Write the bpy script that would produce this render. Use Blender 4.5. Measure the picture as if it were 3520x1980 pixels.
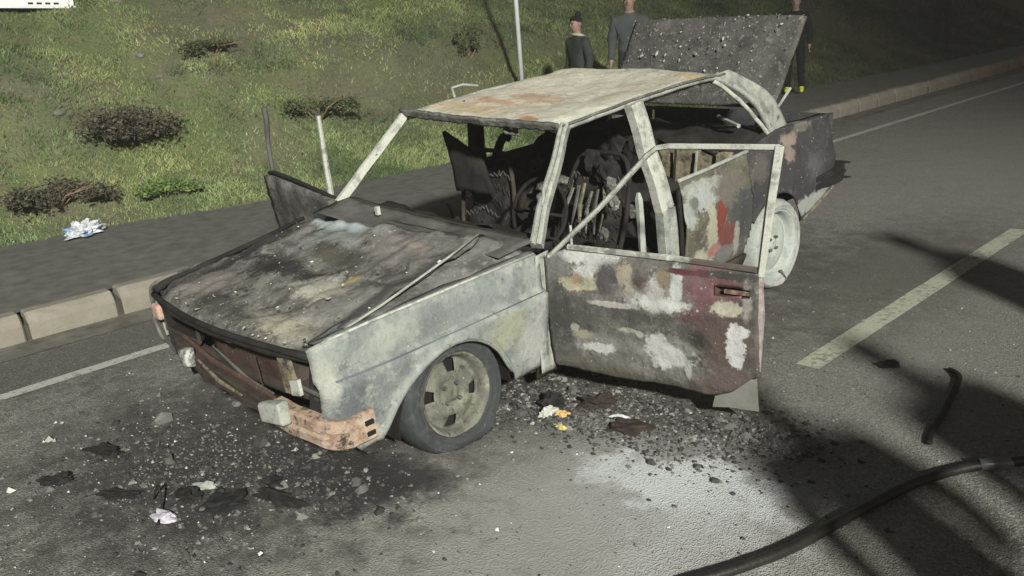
import bpy, bmesh, math, random
import numpy as np
from mathutils import Vector, Matrix, noise as mnoise

random.seed(7); rng = np.random.default_rng(7)
for o in list(bpy.data.objects): bpy.data.objects.remove(o)
scene = bpy.context.scene
COL = scene.collection
rad = math.radians

# ------------------------------------------------------------------ camera
AZ, PI_, RO = rad(132.9), rad(-17.42), rad(-4.763)
f_ = Vector((math.cos(PI_)*math.sin(AZ), math.cos(PI_)*math.cos(AZ), math.sin(PI_)))
r_ = Vector((math.cos(AZ), -math.sin(AZ), 0)); u_ = r_.cross(f_)
r2 = math.cos(RO)*r_ + math.sin(RO)*u_; u2 = -math.sin(RO)*r_ + math.cos(RO)*u_
cd = bpy.data.cameras.new('camera'); cam = bpy.data.objects.new('camera', cd); COL.objects.link(cam)
m3 = Matrix((r2, u2, -f_)).transposed()
cam.matrix_world = Matrix.Translation((-3.514, 3.430, 1.789)) @ m3.to_4x4()
cd.sensor_width = 36; cd.lens = 36*0.848; cd.clip_start = .05; cd.clip_end = 500
scene.camera = cam
# ------------------------------------------------------------------ world (night)
w = bpy.data.worlds.new('World'); scene.world = w; w.use_nodes = True
nt = w.node_tree; bg = nt.nodes['Background']
sky = nt.nodes.new('ShaderNodeTexSky'); sky.sky_type = 'NISHITA'; sky.sun_disc = False
sky.sun_elevation = rad(1.0); sky.sun_rotation = rad(250); sky.air_density = 1.5; sky.dust_density = 3.0
nt.links.new(sky.outputs[0], bg.inputs[0]); bg.inputs[1].default_value = 0.15
# ------------------------------------------------------------------ floodlight (lamp position; its mast is built further down)
LAMP = Vector((-28.2, 16.8, 16.0)); LAMP_POWER = 134000
LAMP_AIM = Vector((5.0, 2.6, .4))
scene.view_settings.view_transform = 'Standard'; scene.view_settings.look = 'None'
scene.view_settings.exposure = 0.0; scene.view_settings.gamma = 1.0
scene.view_settings.use_curve_mapping = False
cy = scene.cycles; cy.max_bounces = 4; cy.diffuse_bounces = 2; cy.glossy_bounces = 2; cy.transmission_bounces = 2; cy.volume_bounces = 0; cy.caustics_reflective = False; cy.caustics_refractive = False

# ================================================================== helpers
def lin(c):
    return tuple(((x/255)/12.92 if x/255 <= .04045 else ((x/255+.055)/1.055)**2.4) for x in c)

class NT:
    """small node-graph builder"""
    def __init__(s, name):
        s.m = bpy.data.materials.new(name); s.m.use_nodes = True
        s.t = s.m.node_tree; s.b = s.t.nodes['Principled BSDF']
        s.co = s.t.nodes.new('ShaderNodeTexCoord').outputs['Object']
    def n(s, typ, **kw):
        nd = s.t.nodes.new(typ)
        for k, v in kw.items(): setattr(nd, k, v)
        return nd
    def link(s, a, b): s.t.links.new(a, b)
    def setin(s, sock, v):
        if isinstance(v, bpy.types.NodeSocket): s.link(v, sock)
        else: sock.default_value = v
    def noise(s, scale, detail=5, rough=.6, vec=None, stretch=None):
        nd = s.n('ShaderNodeTexNoise'); nd.inputs['Scale'].default_value = scale
        nd.inputs['Detail'].default_value = detail; nd.inputs['Roughness'].default_value = rough
        v = vec or s.co
        if stretch:
            mp = s.n('ShaderNodeMapping'); s.link(v, mp.inputs[0]); mp.inputs['Scale'].default_value = stretch; v = mp.outputs[0]
        s.link(v, nd.inputs['Vector']); return nd.outputs['Fac']
    def vor(s, scale, feat='F1', vec=None):
        nd = s.n('ShaderNodeTexVoronoi'); nd.inputs['Scale'].default_value = scale; nd.feature = feat
        s.link(vec or s.co, nd.inputs['Vector']); return nd
    def ramp(s, fac, lo, hi, a=0., b=1.):
        nd = s.n('ShaderNodeMapRange'); s.link(fac, nd.inputs[0])
        nd.inputs[1].default_value = lo; nd.inputs[2].default_value = hi
        nd.inputs[3].default_value = a; nd.inputs[4].default_value = b; return nd.outputs[0]
    def math(s, op, a, b=0.):
        nd = s.n('ShaderNodeMath', operation=op); s.setin(nd.inputs[0], a); s.setin(nd.inputs[1], b); return nd.outputs[0]
    def mix(s, fac, a, b):
        nd = s.n('ShaderNodeMix', data_type='RGBA'); s.setin(nd.inputs[0], fac)
        for sk, v in ((nd.inputs[6], a), (nd.inputs[7], b)):
            if isinstance(v, bpy.types.NodeSocket): s.link(v, sk)
            else: sk.default_value = (*v[:3], 1)
        return nd.outputs[2]
    def blob(s, c, r, nz, amp=.8, edge=.18):
        a = s.n('ShaderNodeVectorMath', operation='SUBTRACT'); s.link(s.co, a.inputs[0]); a.inputs[1].default_value = c
        b = s.n('ShaderNodeVectorMath', operation='MULTIPLY'); s.link(a.outputs[0], b.inputs[0])
        b.inputs[1].default_value = tuple(1/x for x in r)
        l = s.n('ShaderNodeVectorMath', operation='LENGTH'); s.link(b.outputs[0], l.inputs[0])
        d = s.math('ADD', l.outputs['Value'], nz(amp))
        return s.ramp(d, 1+edge, 1-edge)
    def bump(s, h, strength=.4, dist=.01, prev=None):
        nd = s.n('ShaderNodeBump'); nd.inputs['Strength'].default_value = strength; nd.inputs['Distance'].default_value = dist
        s.link(h, nd.inputs['Height'])
        if prev: s.link(prev, nd.inputs['Normal'])
        return nd.outputs[0]
    def done(s, col, rough=.9, nrm=None, metal=0., spec=.3):
        s.setin(s.b.inputs['Base Color'], col if isinstance(col, bpy.types.NodeSocket) else (*col[:3], 1))
        s.setin(s.b.inputs['Roughness'], rough); s.b.inputs['Metallic'].default_value = metal
        s.b.inputs['Specular IOR Level'].default_value = spec
        if nrm: s.link(nrm, s.b.inputs['Normal'])
        return s.m

def burnt(name, base, noises=(), blobs=(), bump=.5, bscale=30, rough=.85, spec=.25, warp=9.0, wamp=.8, k=1., flecks=.7):
    """scorched sheet metal: base colour, noise patches (scale, lo, hi, colour[, stretch]), then hand-placed patches
       (centre, radii, colour[, noise amp, edge])"""
    if k != 1.:
        sc = lambda c: tuple(x*k for x in c)
        base = sc(base); noises = [(*q[:3], sc(q[3]), *q[4:]) for q in noises]; blobs = [(*q[:2], sc(q[2]), *q[3:]) for q in blobs]
    g = NT(name)
    big = g.noise(warp, 6, .7); rag = g.noise(warp*4.3, 6, .75)
    cache = {}
    def nz(amp):
        if amp not in cache:
            cache[amp] = g.math('ADD', g.math('MULTIPLY', g.math('SUBTRACT', big, .5), amp*3.2), g.math('MULTIPLY', g.math('SUBTRACT', rag, .5), amp*2.2))
        return cache[amp]
    col = base
    for i, q in enumerate(noises):
        mp = g.n('ShaderNodeMapping'); g.link(g.co, mp.inputs[0]); mp.inputs['Location'].default_value = (3.1*i+1, 1.7*i, 2.3*i)
        fac = g.noise(q[0], 7, .68, vec=mp.outputs[0], stretch=q[4] if len(q) > 4 else None)
        col = g.mix(g.ramp(fac, q[1], q[2]), col, q[3])
    for q in blobs:
        amp = q[3] if len(q) > 3 else wamp; ed = q[4] if len(q) > 4 else .15
        col = g.mix(g.blob(q[0], q[1], nz, amp, ed), col, q[2])
    mid = g.noise(bscale*.8, 6, .75)
    col = g.mix(g.ramp(mid, .50, .72, 0, .55), col, g.mix(.55, col, (.03, .028, .025)))
    fl = g.noise(bscale*1.7, 3, .6)
    col = g.mix(g.ramp(fl, .665, .71, 0, flecks), col, (.36, .36, .33))
    fine = g.noise(bscale*2.2, 6, .7)
    col = g.mix(g.ramp(fine, .35, .75, 0, .35), col, g.mix(.5, col, (.02, .02, .02)))
    h = g.math('ADD', g.math('MULTIPLY', g.noise(bscale, 8, .7), .7), g.math('MULTIPLY', big, .6))
    return g.done(col, rough, g.bump(h, bump, .012), spec=spec)

def mesh(name, verts, faces, mat=None, parent=None, smooth=False, loc=None, rotz=None, solid=0):
    me = bpy.data.meshes.new(name); me.from_pydata([tuple(v) for v in verts], [], [tuple(f) for f in faces]); me.update()
    return obj(name, me, mat, parent, smooth, loc, rotz, solid)
def obj(name, me, mat=None, parent=None, smooth=False, loc=None, rotz=None, solid=0):
    o = bpy.data.objects.new(name, me); COL.objects.link(o)
    if mat and me is not None and not me.materials: me.materials.append(mat)
    if smooth and me is not None: me.polygons.foreach_set('use_smooth', [True]*len(me.polygons))
    if parent: o.parent = parent
    if loc is not None: o.location = loc
    if rotz is not None: o.rotation_euler.z = rotz
    if solid:
        md = o.modifiers.new('thickness', 'SOLIDIFY'); md.thickness = solid; md.offset = 0
    return o
def tag(o, label=None, cat=None, group=None, kind=None):
    if label: o['label'] = label
    if cat: o['category'] = cat
    if group: o['group'] = group
    if kind: o['kind'] = kind
    return o
def empty(name, loc=(0, 0, 0), rotz=0):
    o = bpy.data.objects.new(name, None); COL.objects.link(o); o.location = loc; o.rotation_euler.z = rotz
    o.empty_display_size = .1; return o

class MB:
    def __init__(s): s.v = []; s.f = []
    def add(s, v, f):
        k = len(s.v); s.v += [tuple(x) for x in v]; s.f += [tuple(i+k for i in q) for q in f]; return s
    def box(s, a, b):
        (x0, y0, z0), (x1, y1, z1) = a, b
        return s.add([(x0,y0,z0),(x1,y0,z0),(x1,y1,z0),(x0,y1,z0),(x0,y0,z1),(x1,y0,z1),(x1,y1,z1),(x0,y1,z1)],
                     [(0,3,2,1),(4,5,6,7),(0,1,5,4),(1,2,6,5),(2,3,7,6),(3,0,4,7)])
    def tube(s, pts, r, n=8, flat=1.0, up=(0, 0, 1), cap=True):
        pts = [Vector(q) for q in pts]; rs = r if isinstance(r, (list, tuple)) else [r]*len(pts)
        ring = []; k = len(s.v)
        for i, q in enumerate(pts):
            d = (pts[min(i+1, len(pts)-1)] - pts[max(i-1, 0)]).normalized()
            a = d.cross(Vector(up)); a = a.normalized() if a.length > 1e-4 else Vector((1, 0, 0))
            b = a.cross(d)
            for j in range(n):
                t = 2*math.pi*(j+.5)/n
                s.v.append(tuple(q + a*math.cos(t)*rs[i] + b*math.sin(t)*rs[i]*flat))
        for i in range(len(pts)-1):
            for j in range(n):
                s.f.append((k+i*n+j, k+i*n+(j+1) % n, k+(i+1)*n+(j+1) % n, k+(i+1)*n+j))
        if cap:
            s.f.append(tuple(k+j for j in range(n))[::-1]); s.f.append(tuple(k+(len(pts)-1)*n+j for j in range(n)))
        return s
    def lathe(s, prof, n, origin, axis='x', squash=None):
        """prof: (axial, radius); rotates round the axis"""
        k = len(s.v); ox, oy, oz = origin
        for a, r in prof:
            for j in range(n):
                t = 2*math.pi*j/n; y, z = r*math.cos(t), r*math.sin(t)
                if squash and oz+z < squash: z = squash-oz
                s.v.append((ox+a, oy+y, oz+z))
        for i in range(len(prof)-1):
            for j in range(n):
                s.f.append((k+i*n+j, k+i*n+(j+1) % n, k+(i+1)*n+(j+1) % n, k+(i+1)*n+j))
        return s
    def build(s, name, mat, parent=None, smooth=False, **kw): return mesh(name, s.v, s.f, mat, parent, smooth, **kw)

def nz3(p, s, off=0.): return mnoise.noise(Vector((p[0]*s+off, p[1]*s-off*.7, p[2]*s+off*1.3)))
def columns(name, us, bot, top, place, nt_, mat, parent, skip=None, crumple=.004, cs=6., solid=.006, smooth=True, seed=0., **kw):
    """panel of vertical strips: for each u a column from bot(u) to top(u); place(u, z) -> xyz"""
    v = []; f = []
    for u in us:
        b, t = bot(u), top(u)
        for j in range(nt_+1):
            z = b + (t-b)*j/nt_; q = Vector(place(u, z)); 
            d = nz3(q, cs, seed)*crumple + nz3(q, cs*3.1, seed+5)*crumple*.4
            v.append((q, d))
    n = nt_+1; pos = [q for q, d in v]; out = []
    for i in range(len(us)):
        for j in range(n):
            q, d = v[i*n+j]
            a = pos[min(i+1, len(us)-1)*n+j] - pos[max(i-1, 0)*n+j]; b = pos[i*n+min(j+1, nt_)] - pos[i*n+max(j-1, 0)]
            nn = a.cross(b); nn = nn.normalized() if nn.length > 1e-9 else Vector((1, 0, 0))
            out.append(q + nn*d)
    for i in range(len(us)-1):
        for j in range(nt_):
            if skip and skip((us[i]+us[i+1])/2, (v[i*n+j][0].z+v[i*n+j+1][0].z)/2): continue
            f.append((i*n+j, (i+1)*n+j, (i+1)*n+j+1, i*n+j+1))
    return mesh(name, out, f, mat, parent, smooth, solid=solid, **kw)
def lerp(a, b, t): return a+(b-a)*t
def ip(x, xs, ys): return float(np.interp(x, xs, ys))
def patch(name, c00, c10, c11, c01, nu, nv, mat, parent, bulge=.0, crumple=.006, cs=5., solid=.006, fn=None, seed=0., smooth=True, **kw):
    """four-cornered sheet with crown and crumple; u runs c00->c10, v c00->c01"""
    c00, c10, c11, c01 = map(Vector, (c00, c10, c11, c01)); v = []; f = []
    nn = (c10-c00).cross(c01-c00).normalized()
    for i in range(nu+1):
        for j in range(nv+1):
            a, b = i/nu, j/nv
            q = c00*(1-a)*(1-b)+c10*a*(1-b)+c11*a*b+c01*(1-a)*b
            h = bulge*(1-(2*a-1)**2)*(.35+.65*(1-(2*b-1)**2)) + nz3(q, cs, seed)*crumple + nz3(q, cs*3.3, seed+9)*crumple*.4
            if fn:
                r = fn(a, b, q); q = q + Vector(r)
            v.append(q + nn*h)
    n = nv+1
    for i in range(nu):
        for j in range(nv): f.append((i*n+j, (i+1)*n+j, (i+1)*n+j+1, i*n+j+1))
    return mesh(name, v, f, mat, parent, smooth, solid=solid, **kw)

# ================================================================== materials
C = lin
def plain(name, col, rough=.9, bs=40, bump=.4, var=.35, spec=.2):
    g = NT(name); a = g.noise(bs*.25, 6, .65); b = g.noise(bs, 6, .7)
    dk = tuple(x*(1-var) for x in col); lt = tuple(min(1, x*(1+var)) for x in col)
    c = g.mix(g.ramp(a, .3, .7), dk, lt); c = g.mix(g.ramp(b, .55, .75, 0, .5), c, dk)
    return g.done(c, rough, g.bump(b, bump, .006), spec=spec)

M = {}
M['char'] = plain('charred black', (.018, .017, .016), .95, 35, .8, .6)
M['charbrown'] = plain('charred brown metal', (.040, .031, .026), .9, 25, .7, .6)
M['soot'] = plain('soot grey metal', (.085, .083, .078), .9, 30, .6, .5)
M['ashmetal'] = plain('ash coated metal', (.27, .285, .26), .9, 40, .5, .35)
M['framewhite'] = burnt('ash white frame', (.52, .53, .48), [(14, .5, .62, (.30, .31, .28)), (40, .62, .7, (.14, .14, .13))], k=.80, bump=.4, bscale=60)
M['pillar'] = burnt('scorched pillar', (.46, .48, .43), [(7, .48, .6, (.27, .29, .27)), (16, .56, .66, (.17, .165, .15)), (5, .58, .66, (.58, .58, .52))], k=0.66, bump=.5, bscale=45)
M['rust'] = burnt('orange rust', (.42, .31, .235), [(16, .50, .62, (.28, .18, .125)), (34, .56, .64, (.11, .09, .075)), (9, .52, .62, (.50, .41, .33)), (6, .54, .64, (.15, .115, .095)), (11, .58, .66, (.05, .042, .036))], k=.82, bump=.8, bscale=40)
M['rustbrown'] = burnt('brown radiator rust', (.062, .038, .031), [(10, .5, .65, (.09, .05, .038)), (24, .56, .7, (.03, .024, .02))], bump=.6, bscale=30)
M['tan'] = burnt('tan scorched panel', (.25, .215, .14), [(12, .48, .6, (.12, .11, .085)), (26, .52, .62, (.05, .046, .04))], k=0.8, bump=.7, bscale=28)
M['ashlump'] = burnt('ash lumps', (.15, .145, .135), [(20, .48, .58, (.045, .043, .04)), (38, .56, .66, (.34, .34, .32))], bump=1., bscale=50)

ASH = (.50, .52, .47)
# left front wing, coordinates are the car's own (x right, y forward, z up)
M['fender'] = burnt('scorched pale wing', (.40, .43, .41),
    [(5, .46, .58, (.27, .30, .30)), (11, .52, .62, (.50, .52, .48)), (26, .58, .66, (.22, .23, .21))],
    [((-.8, 1.80, .43), (.3, .11, .14), (.19, .21, .225), .7, .25), ((-.8, 1.74, .33), (.3, .06, .05), (.47, .49, .45)),
     ((-.8, 1.30, .68), (.3, .14, .06), (.24, .27, .275), .8, .4), ((-.8, 1.55, .69), (.3, .12, .05), (.47, .51, .46), .6, .5),
     ((-.8, .93, .48), (.3, .14, .08), (.46, .48, .36), .8, .4), ((-.8, .78, .38), (.3, .07, .16), (.52, .53, .50), .8, .3),
     ((-.8, 1.86, .62), (.3, .035, .10), (.52, .53, .48), .5, .3), ((-.8, 1.1, .67), (.3, .2, .05), (.33, .37, .37), .9, .4)],
    k=0.56, bump=.7, bscale=35)
M['wingdark'] = burnt('blackened wing', (.10, .10, .095), [(6, .48, .6, (.20, .195, .18)), (16, .55, .65, (.05, .048, .045))], k=0.8, bump=.6)
# open door: x = distance from the hinge, z = height
def D(s, z, rs, rz, c, *a): return ((s, 0, z), (rs, 5, rz), c, *a)
WH, MAR, GRY, DKG = (.62, .62, .61), (.135, .075, .08), (.13, .125, .11), (.075, .07, .066)
M['door'] = burnt('scorched flaking door paint', (.125, .118, .105),
    [(6, .44, .62, (.085, .082, .075)), (11, .50, .66, (.20, .192, .175)), (22, .54, .66, (.28, .27, .25)), (34, .58, .68, (.07, .066, .06))],
    [D(.10, .42, .12, .15, (.075, .074, .068), .6, .5), D(.45, .50, .16, .05, (.09, .086, .076), .7, .4), D(.40, .23, .45, .06, (.15, .14, .115), .6, .5),
     D(.80, .66, .15, .11, (.19, .098, .108), .5, .15), D(.77, .56, .11, .06, (.165, .082, .088), .5, .2), D(.86, .46, .14, .15, (.125, .09, .083), .6, .3),
     D(.86, .26, .13, .08, (.17, .13, .115), .8, .4), D(.33, .69, .26, .085, (.21, .20, .185), .9, .6), D(.42, .36, .22, .10, (.20, .195, .18), 1., .6), D(.18, .765, .17, .035, WH, .6, .25), D(.24, .70, .10, .07, WH, .8, .25), D(.06, .71, .06, .06, (.21, .215, .21), .6, .3),
     D(.19, .635, .11, .032, (.50, .47, .34), .6), D(.17, .655, .03, .03, (.30, .24, .15), .9, .4), D(.32, .665, .055, .075, (.105, .095, .10), .5, .2),
     D(.42, .70, .035, .05, (.42, .36, .28), .7), D(.455, .63, .045, .04, (.48, .43, .36), .7), D(.50, .66, .05, .05, (.13, .10, .085), .7, .3),
     D(.56, .60, .15, .05, (.33, .325, .31), .9, .5), D(.585, .585, .12, .034, WH, .7, .2), D(.565, .65, .036, .07, (.52, .51, .48), .7, .3), D(.66, .66, .028, .10, (.60, .62, .59), .55),
     D(.60, .70, .035, .04, (.26, .21, .15), .6, .3), D(.36, .555, .13, .014, (.50, .48, .44), .5), D(.88, .735, .15, .016, (.07, .065, .065), .6),
     D(.70, .735, .09, .012, (.12, .05, .055), .6), D(.885, .60, .07, .034, (.50, .47, .38), .7), D(.965, .62, .02, .08, (.36, .32, .31), .7, .3),
     D(.915, .435, .04, .10, (.66, .66, .67), .5, .08), D(.93, .50, .045, .03, (.66, .66, .67), .4, .1), D(.60, .34, .14, .09, (.30, .295, .28), 1., .5), D(.55, .385, .05, .055, WH, .9, .2), D(.62, .335, .10, .04, WH, .9, .2), D(.56, .305, .045, .045, WH, .7),
     D(.69, .29, .015, .05, (.50, .49, .46), .6), D(.24, .34, .10, .05, (.27, .265, .25), 1., .5), D(.255, .325, .075, .026, WH, .8, .2), D(.18, .385, .045, .022, (.36, .34, .27), .7), D(.14, .42, .02, .02, (.40, .38, .33), .8),
     D(.42, .44, .05, .012, (.44, .42, .34), .7), D(.47, .425, .022, .022, (.50, .47, .40), .7), D(.75, .44, .06, .035, (.06, .055, .05), .9, .4)],
    k=0.66, bump=.8, bscale=30, warp=12)
# rear door and quarter, car coordinates
def S(y, z, ry, rz, c, *a): return ((-.78, y, z), (1, ry, rz), c, *a)
M['reardoor'] = burnt('scorched patchy rear door', (.17, .165, .125),
    [(8, .48, .6, (.12, .115, .09)), (18, .56, .64, (.27, .26, .21))],
    [S(-.60, .775, .22, .03, (.40, .42, .37), .6), S(-.66, .70, .17, .075, (.50, .535, .52), .65), S(-.50, .645, .07, .07, (.44, .47, .44), .7), S(-.56, .69, .05, .04, (.21, .22, .19), .7),
     S(-.92, .70, .16, .07, (.20, .185, .16), .7, .3), S(-.71, .475, .055, .17, (.48, .46, .36), .6), S(-.60, .36, .07, .06, (.46, .45, .36), .6),
     S(-1.05, .50, .20, .15, (.085, .088, .094), .5, .15), S(-.79, .55, .05, .09, (.26, .06, .05), .6, .1), S(-.86, .42, .085, .085, (.215, .07, .065), .6, .12), S(-.73, .37, .07, .035, (.42, .21, .19), .6),
     S(-.84, .31, .08, .06, (.21, .20, .205), .6), S(-.95, .36, .03, .10, (.38, .38, .34), .8)],
    k=0.62, bump=.7, bscale=28, warp=11)
M['quarter'] = burnt('blackened rear quarter', (.062, .062, .068),
    [(7, .5, .62, (.095, .094, .098)), (20, .58, .66, (.045, .043, .042))],
    [S(-1.62, .83, .09, .05, (.36, .28, .25), .8), S(-1.60, .74, .07, .05, (.33, .26, .24), .8), S(-1.85, .36, .28, .055, (.42, .44, .42), .8), S(-2.12, .42, .10, .035, (.40, .41, .38), .8), S(-1.80, .88, .10, .03, (.20, .185, .16), .8),
     S(-1.25, .72, .10, .07, (.14, .13, .115), .8, .3), S(-1.90, .60, .1, .1, (.12, .12, .13), .8, .5)], k=0.62, bump=.4, bscale=25)
M['roof'] = burnt('rusted flaking roof', (.50, .47, .395),
    [(3.2, .50, .66, (.46, .41, .34), (1, .45, 1)), (7, .58, .70, (.41, .32, .245), (1, .5, 1)), (14, .54, .64, (.56, .54, .48)), (24, .58, .68, (.36, .31, .25)), (40, .60, .68, (.27, .24, .20)), (9, .66, .73, (.64, .63, .59))],
    [((.30, .05, 1.33), (.26, .10, .3), (.46, .375, .25), .9, .5), ((-.26, .13, 1.3), (.09, .05, .3), (.38, .22, .125), .9), ((-.48, -.15, 1.3), (.14, .35, .3), (.58, .57, .48), .9, .5), ((.12, -.35, 1.3), (.16, .10, .3), (.40, .29, .205), 1., .4), ((.25, -.15, 1.3), (.2, .05, .3), (.40, .275, .19), 1., .4),
     ((-.575, -.42, 1.3), (.045, .16, .3), (.24, .25, .265), .6), ((-.60, -.88, 1.3), (.06, .22, .3), (.23, .24, .26), .6), ((-.47, -1.08, 1.3), (.12, .09, .3), (.46, .36, .21), .7)],
    bump=1.0, bscale=40, flecks=.3)
M['roofedge'] = burnt('grey roof edge', (.13, .13, .125), [(11, .50, .60, (.24, .235, .21)), (24, .52, .62, (.07, .07, .06)), (7, .60, .66, (.34, .24, .17))], k=0.8, bump=.8, bscale=40)
M['hood'] = burnt('burnt bonnet', (.135, .129, .117),
    [(4, .46, .58, (.075, .073, .068), (1, .5, 1)), (9, .52, .64, (.18, .172, .16), (1, .4, 1)), (17, .58, .68, (.07, .068, .063)), (5, .54, .64, (.23, .222, .205)), (9, .55, .64, (.045, .044, .042)), (14, .57, .66, (.26, .25, .225)), (30, .60, .70, (.29, .28, .245))],
    [((.35, .98, .86), (.32, .07, .4), (.36, .40, .42), .7, .3), ((.22, 1.15, .8), (.22, .12, .4), (.22, .235, .235), .9, .5), ((-.25, 1.05, .8), (.22, .14, .4), (.19, .178, .17), .9, .4), ((-.32, 1.02, .8), (.10, .03, .4), (.27, .22, .19), .8),
     ((.28, 1.45, .8), (.20, .10, .4), (.028, .028, .03), .9, .3), ((-.02, 1.42, .8), (.16, .06, .4), (.03, .03, .032), .9, .3), ((.62, 1.45, .8), (.07, .4, .4), (.035, .034, .034), .9, .4), ((.05, 1.22, .8), (.2, .06, .4), (.07, .064, .052), 1., .4), ((.50, 1.70, .8), (.12, .10, .4), (.19, .17, .155), .9, .3), ((-.22, 1.48, .8), (.16, .10, .4), (.36, .35, .30), .9, .4),
     ((-.28, 1.36, .8), (.05, .04, .4), (.44, .36, .18), .8), ((-.50, 1.55, .8), (.09, .16, .4), (.20, .195, .18), .9, .5), ((-.35, 1.78, .8), (.22, .08, .4), (.30, .285, .23), 1.1, .4), ((.15, 1.80, .8), (.2, .07, .4), (.06, .058, .052), .9, .4),
     ((-.62, 1.35, .8), (.04, .5, .4), (.07, .07, .07), .5, .4)],
    k=0.95, bump=.9, bscale=32, rough=.75)
def lidmat():
    g = NT('sooty boot lid'); a = g.noise(6, 6, .7); c = g.mix(g.ramp(a, .35, .7), (.042, .041, .039), (.105, .10, .095))
    c = g.mix(g.ramp(g.noise(16, 5, .7), .55, .68), c, (.15, .145, .13))
    st = g.noise(42, 3, .5); c = g.mix(g.ramp(st, .64, .72), c, (.26, .255, .235))
    return g.done(c, .9, g.bump(g.noise(45, 6, .7), .7, .01))
M['lid'] = lidmat()
M['tyre'] = burnt('scorched tyre rubber', (.040, .043, .046), [(8, .48, .62, (.030, .032, .034)), (16, .56, .66, (.06, .063, .064)), (5, .6, .7, (.075, .076, .074))], bump=.8, bscale=26, flecks=.3)
M['rim'] = burnt('scorched steel rim', (.30, .30, .245), [(9, .45, .58, (.20, .195, .165)), (22, .55, .64, (.10, .098, .085)), (6, .58, .66, (.44, .45, .36))], k=0.5, bump=.4, bscale=40)
M['rimwhite'] = burnt('ash white rim', (.56, .60, .56), [(8, .5, .62, (.44, .48, .46)), (24, .6, .68, (.34, .36, .34))], k=0.62, bump=.3, bscale=40)
M['dark'] = plain('underbody soot', (.012, .011, .010), .95, 20, .5, .5)

# ------------------------------------------------------------------ ground materials
def roadmat():
    g = NT('asphalt road')
    a = g.noise(1.1, 6, .6); b = g.noise(9, 6, .65); fine = g.noise(150, 4, .7)
    c = g.mix(g.ramp(a, .3, .7), (.125, .119, .106), (.180, .172, .155))
    c = g.mix(g.ramp(b, .42, .66, 0, .75), c, (.20, .192, .175)); c = g.mix(g.ramp(g.noise(2.3, 7, .72), .50, .66, 0, .6), c, (.085, .08, .072)); c = g.mix(g.ramp(g.noise(26, 5, .7), .55, .7, 0, .6), c, (.09, .085, .077))
    ck = g.vor(.55, 'DISTANCE_TO_EDGE', vec=g.mix(.12, g.co, g.n('ShaderNodeTexNoise').outputs['Color'])); c = g.mix(g.ramp(ck.outputs['Distance'], .004, .0, 0, .5), c, (.04, .037, .033))
    v = g.vor(130); ch = g.ramp(v.outputs['Distance'], .0, .55)
    sel = g.n('ShaderNodeSeparateColor'); g.link(v.outputs['Color'], sel.inputs[0])
    c = g.mix(g.ramp(sel.outputs[0], .5, .95, 0, .8), c, (.31, .30, .275)); c = g.mix(g.ramp(sel.outputs[1], .6, .95, 0, .6), c, (.055, .052, .046))
    v2 = g.vor(48); s2 = g.n('ShaderNodeSeparateColor'); g.link(v2.outputs['Color'], s2.inputs[0]); sp = g.math('MULTIPLY', g.ramp(s2.outputs[0], .80, .90), g.ramp(v2.outputs['Distance'], .42, .22)); c = g.mix(g.math('MULTIPLY', sp, .7), c, (.34, .33, .305)); sp2 = g.math('MULTIPLY', g.ramp(s2.outputs[1], .80, .90), g.ramp(v2.outputs['Distance'], .45, .25)); c = g.mix(g.math('MULTIPLY', sp2, .7), c, (.05, .047, .042))
    streak = g.noise(3, 5, .65, stretch=(9, .5, 1))
    c = g.mix(g.ramp(streak, .52, .68, 0, .45), c, (.20, .193, .175))
    big = g.noise(5.5, 7, .72); cache = {}
    def nz(amp):
        if amp not in cache: cache[amp] = g.math('ADD', g.math('MULTIPLY', g.math('SUBTRACT', big, .5), amp*2.6), g.math('MULTIPLY', g.math('SUBTRACT', b, .5), amp*1.6))
        return cache[amp]
    for ce, r, col, amp, ed, k in [
        ((-1.55, 1.55, 0), (.85, .75, 1), (.30, .295, .27), .5, .7, .85), ((-1.5, -6, 0), (2.2, 3, 1), (.23, .222, .205), .5, .6, .6), ((-2.2, -1.0, 0), (1.2, 1.6, 1), (.17, .165, .15), .5, .7, .5),
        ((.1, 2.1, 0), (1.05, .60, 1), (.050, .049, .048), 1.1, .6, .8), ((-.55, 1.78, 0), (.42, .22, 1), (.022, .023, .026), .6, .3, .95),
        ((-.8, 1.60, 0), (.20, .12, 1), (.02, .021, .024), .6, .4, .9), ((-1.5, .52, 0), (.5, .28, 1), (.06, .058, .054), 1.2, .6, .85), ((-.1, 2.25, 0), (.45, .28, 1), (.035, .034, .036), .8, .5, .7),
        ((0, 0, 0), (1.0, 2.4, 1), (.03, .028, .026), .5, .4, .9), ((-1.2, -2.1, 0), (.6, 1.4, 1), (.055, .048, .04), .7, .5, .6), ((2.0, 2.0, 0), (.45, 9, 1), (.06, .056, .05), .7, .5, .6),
        ((-1.75, 1.05, 0), (.42, .36, 1), (.34, .35, .355), .9, .5, .8), ((-1.80, .95, 0), (.27, .20, 1), (.50, .52, .535), 1.1, .3, .92), ((-1.60, 1.03, 0), (.24, .16, 1), (.50, .52, .535), 1.1, .3, .92), ((-2.0, 1.30, 0), (.20, .35, 1), (.36, .365, .365), .8, .5, .7)]:
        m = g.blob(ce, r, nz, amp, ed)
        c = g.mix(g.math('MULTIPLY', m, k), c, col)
    sm = g.math('MULTIPLY', g.blob((.0, 2.15, 0), (.85, .5, 1), nz, .9, .6), g.ramp(g.noise(9, 7, .75, stretch=(1, 2.2, 1)), .56, .68, 0, .8)); c = g.mix(sm, c, (.21, .21, .205))
    h = g.math('ADD', g.math('MULTIPLY', ch, -.8), g.math('MULTIPLY', fine, .6))
    return g.done(c, .88, g.bump(h, .8, .008, g.bump(b, .10, .03)), spec=.35)
M['road'] = roadmat()
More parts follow.
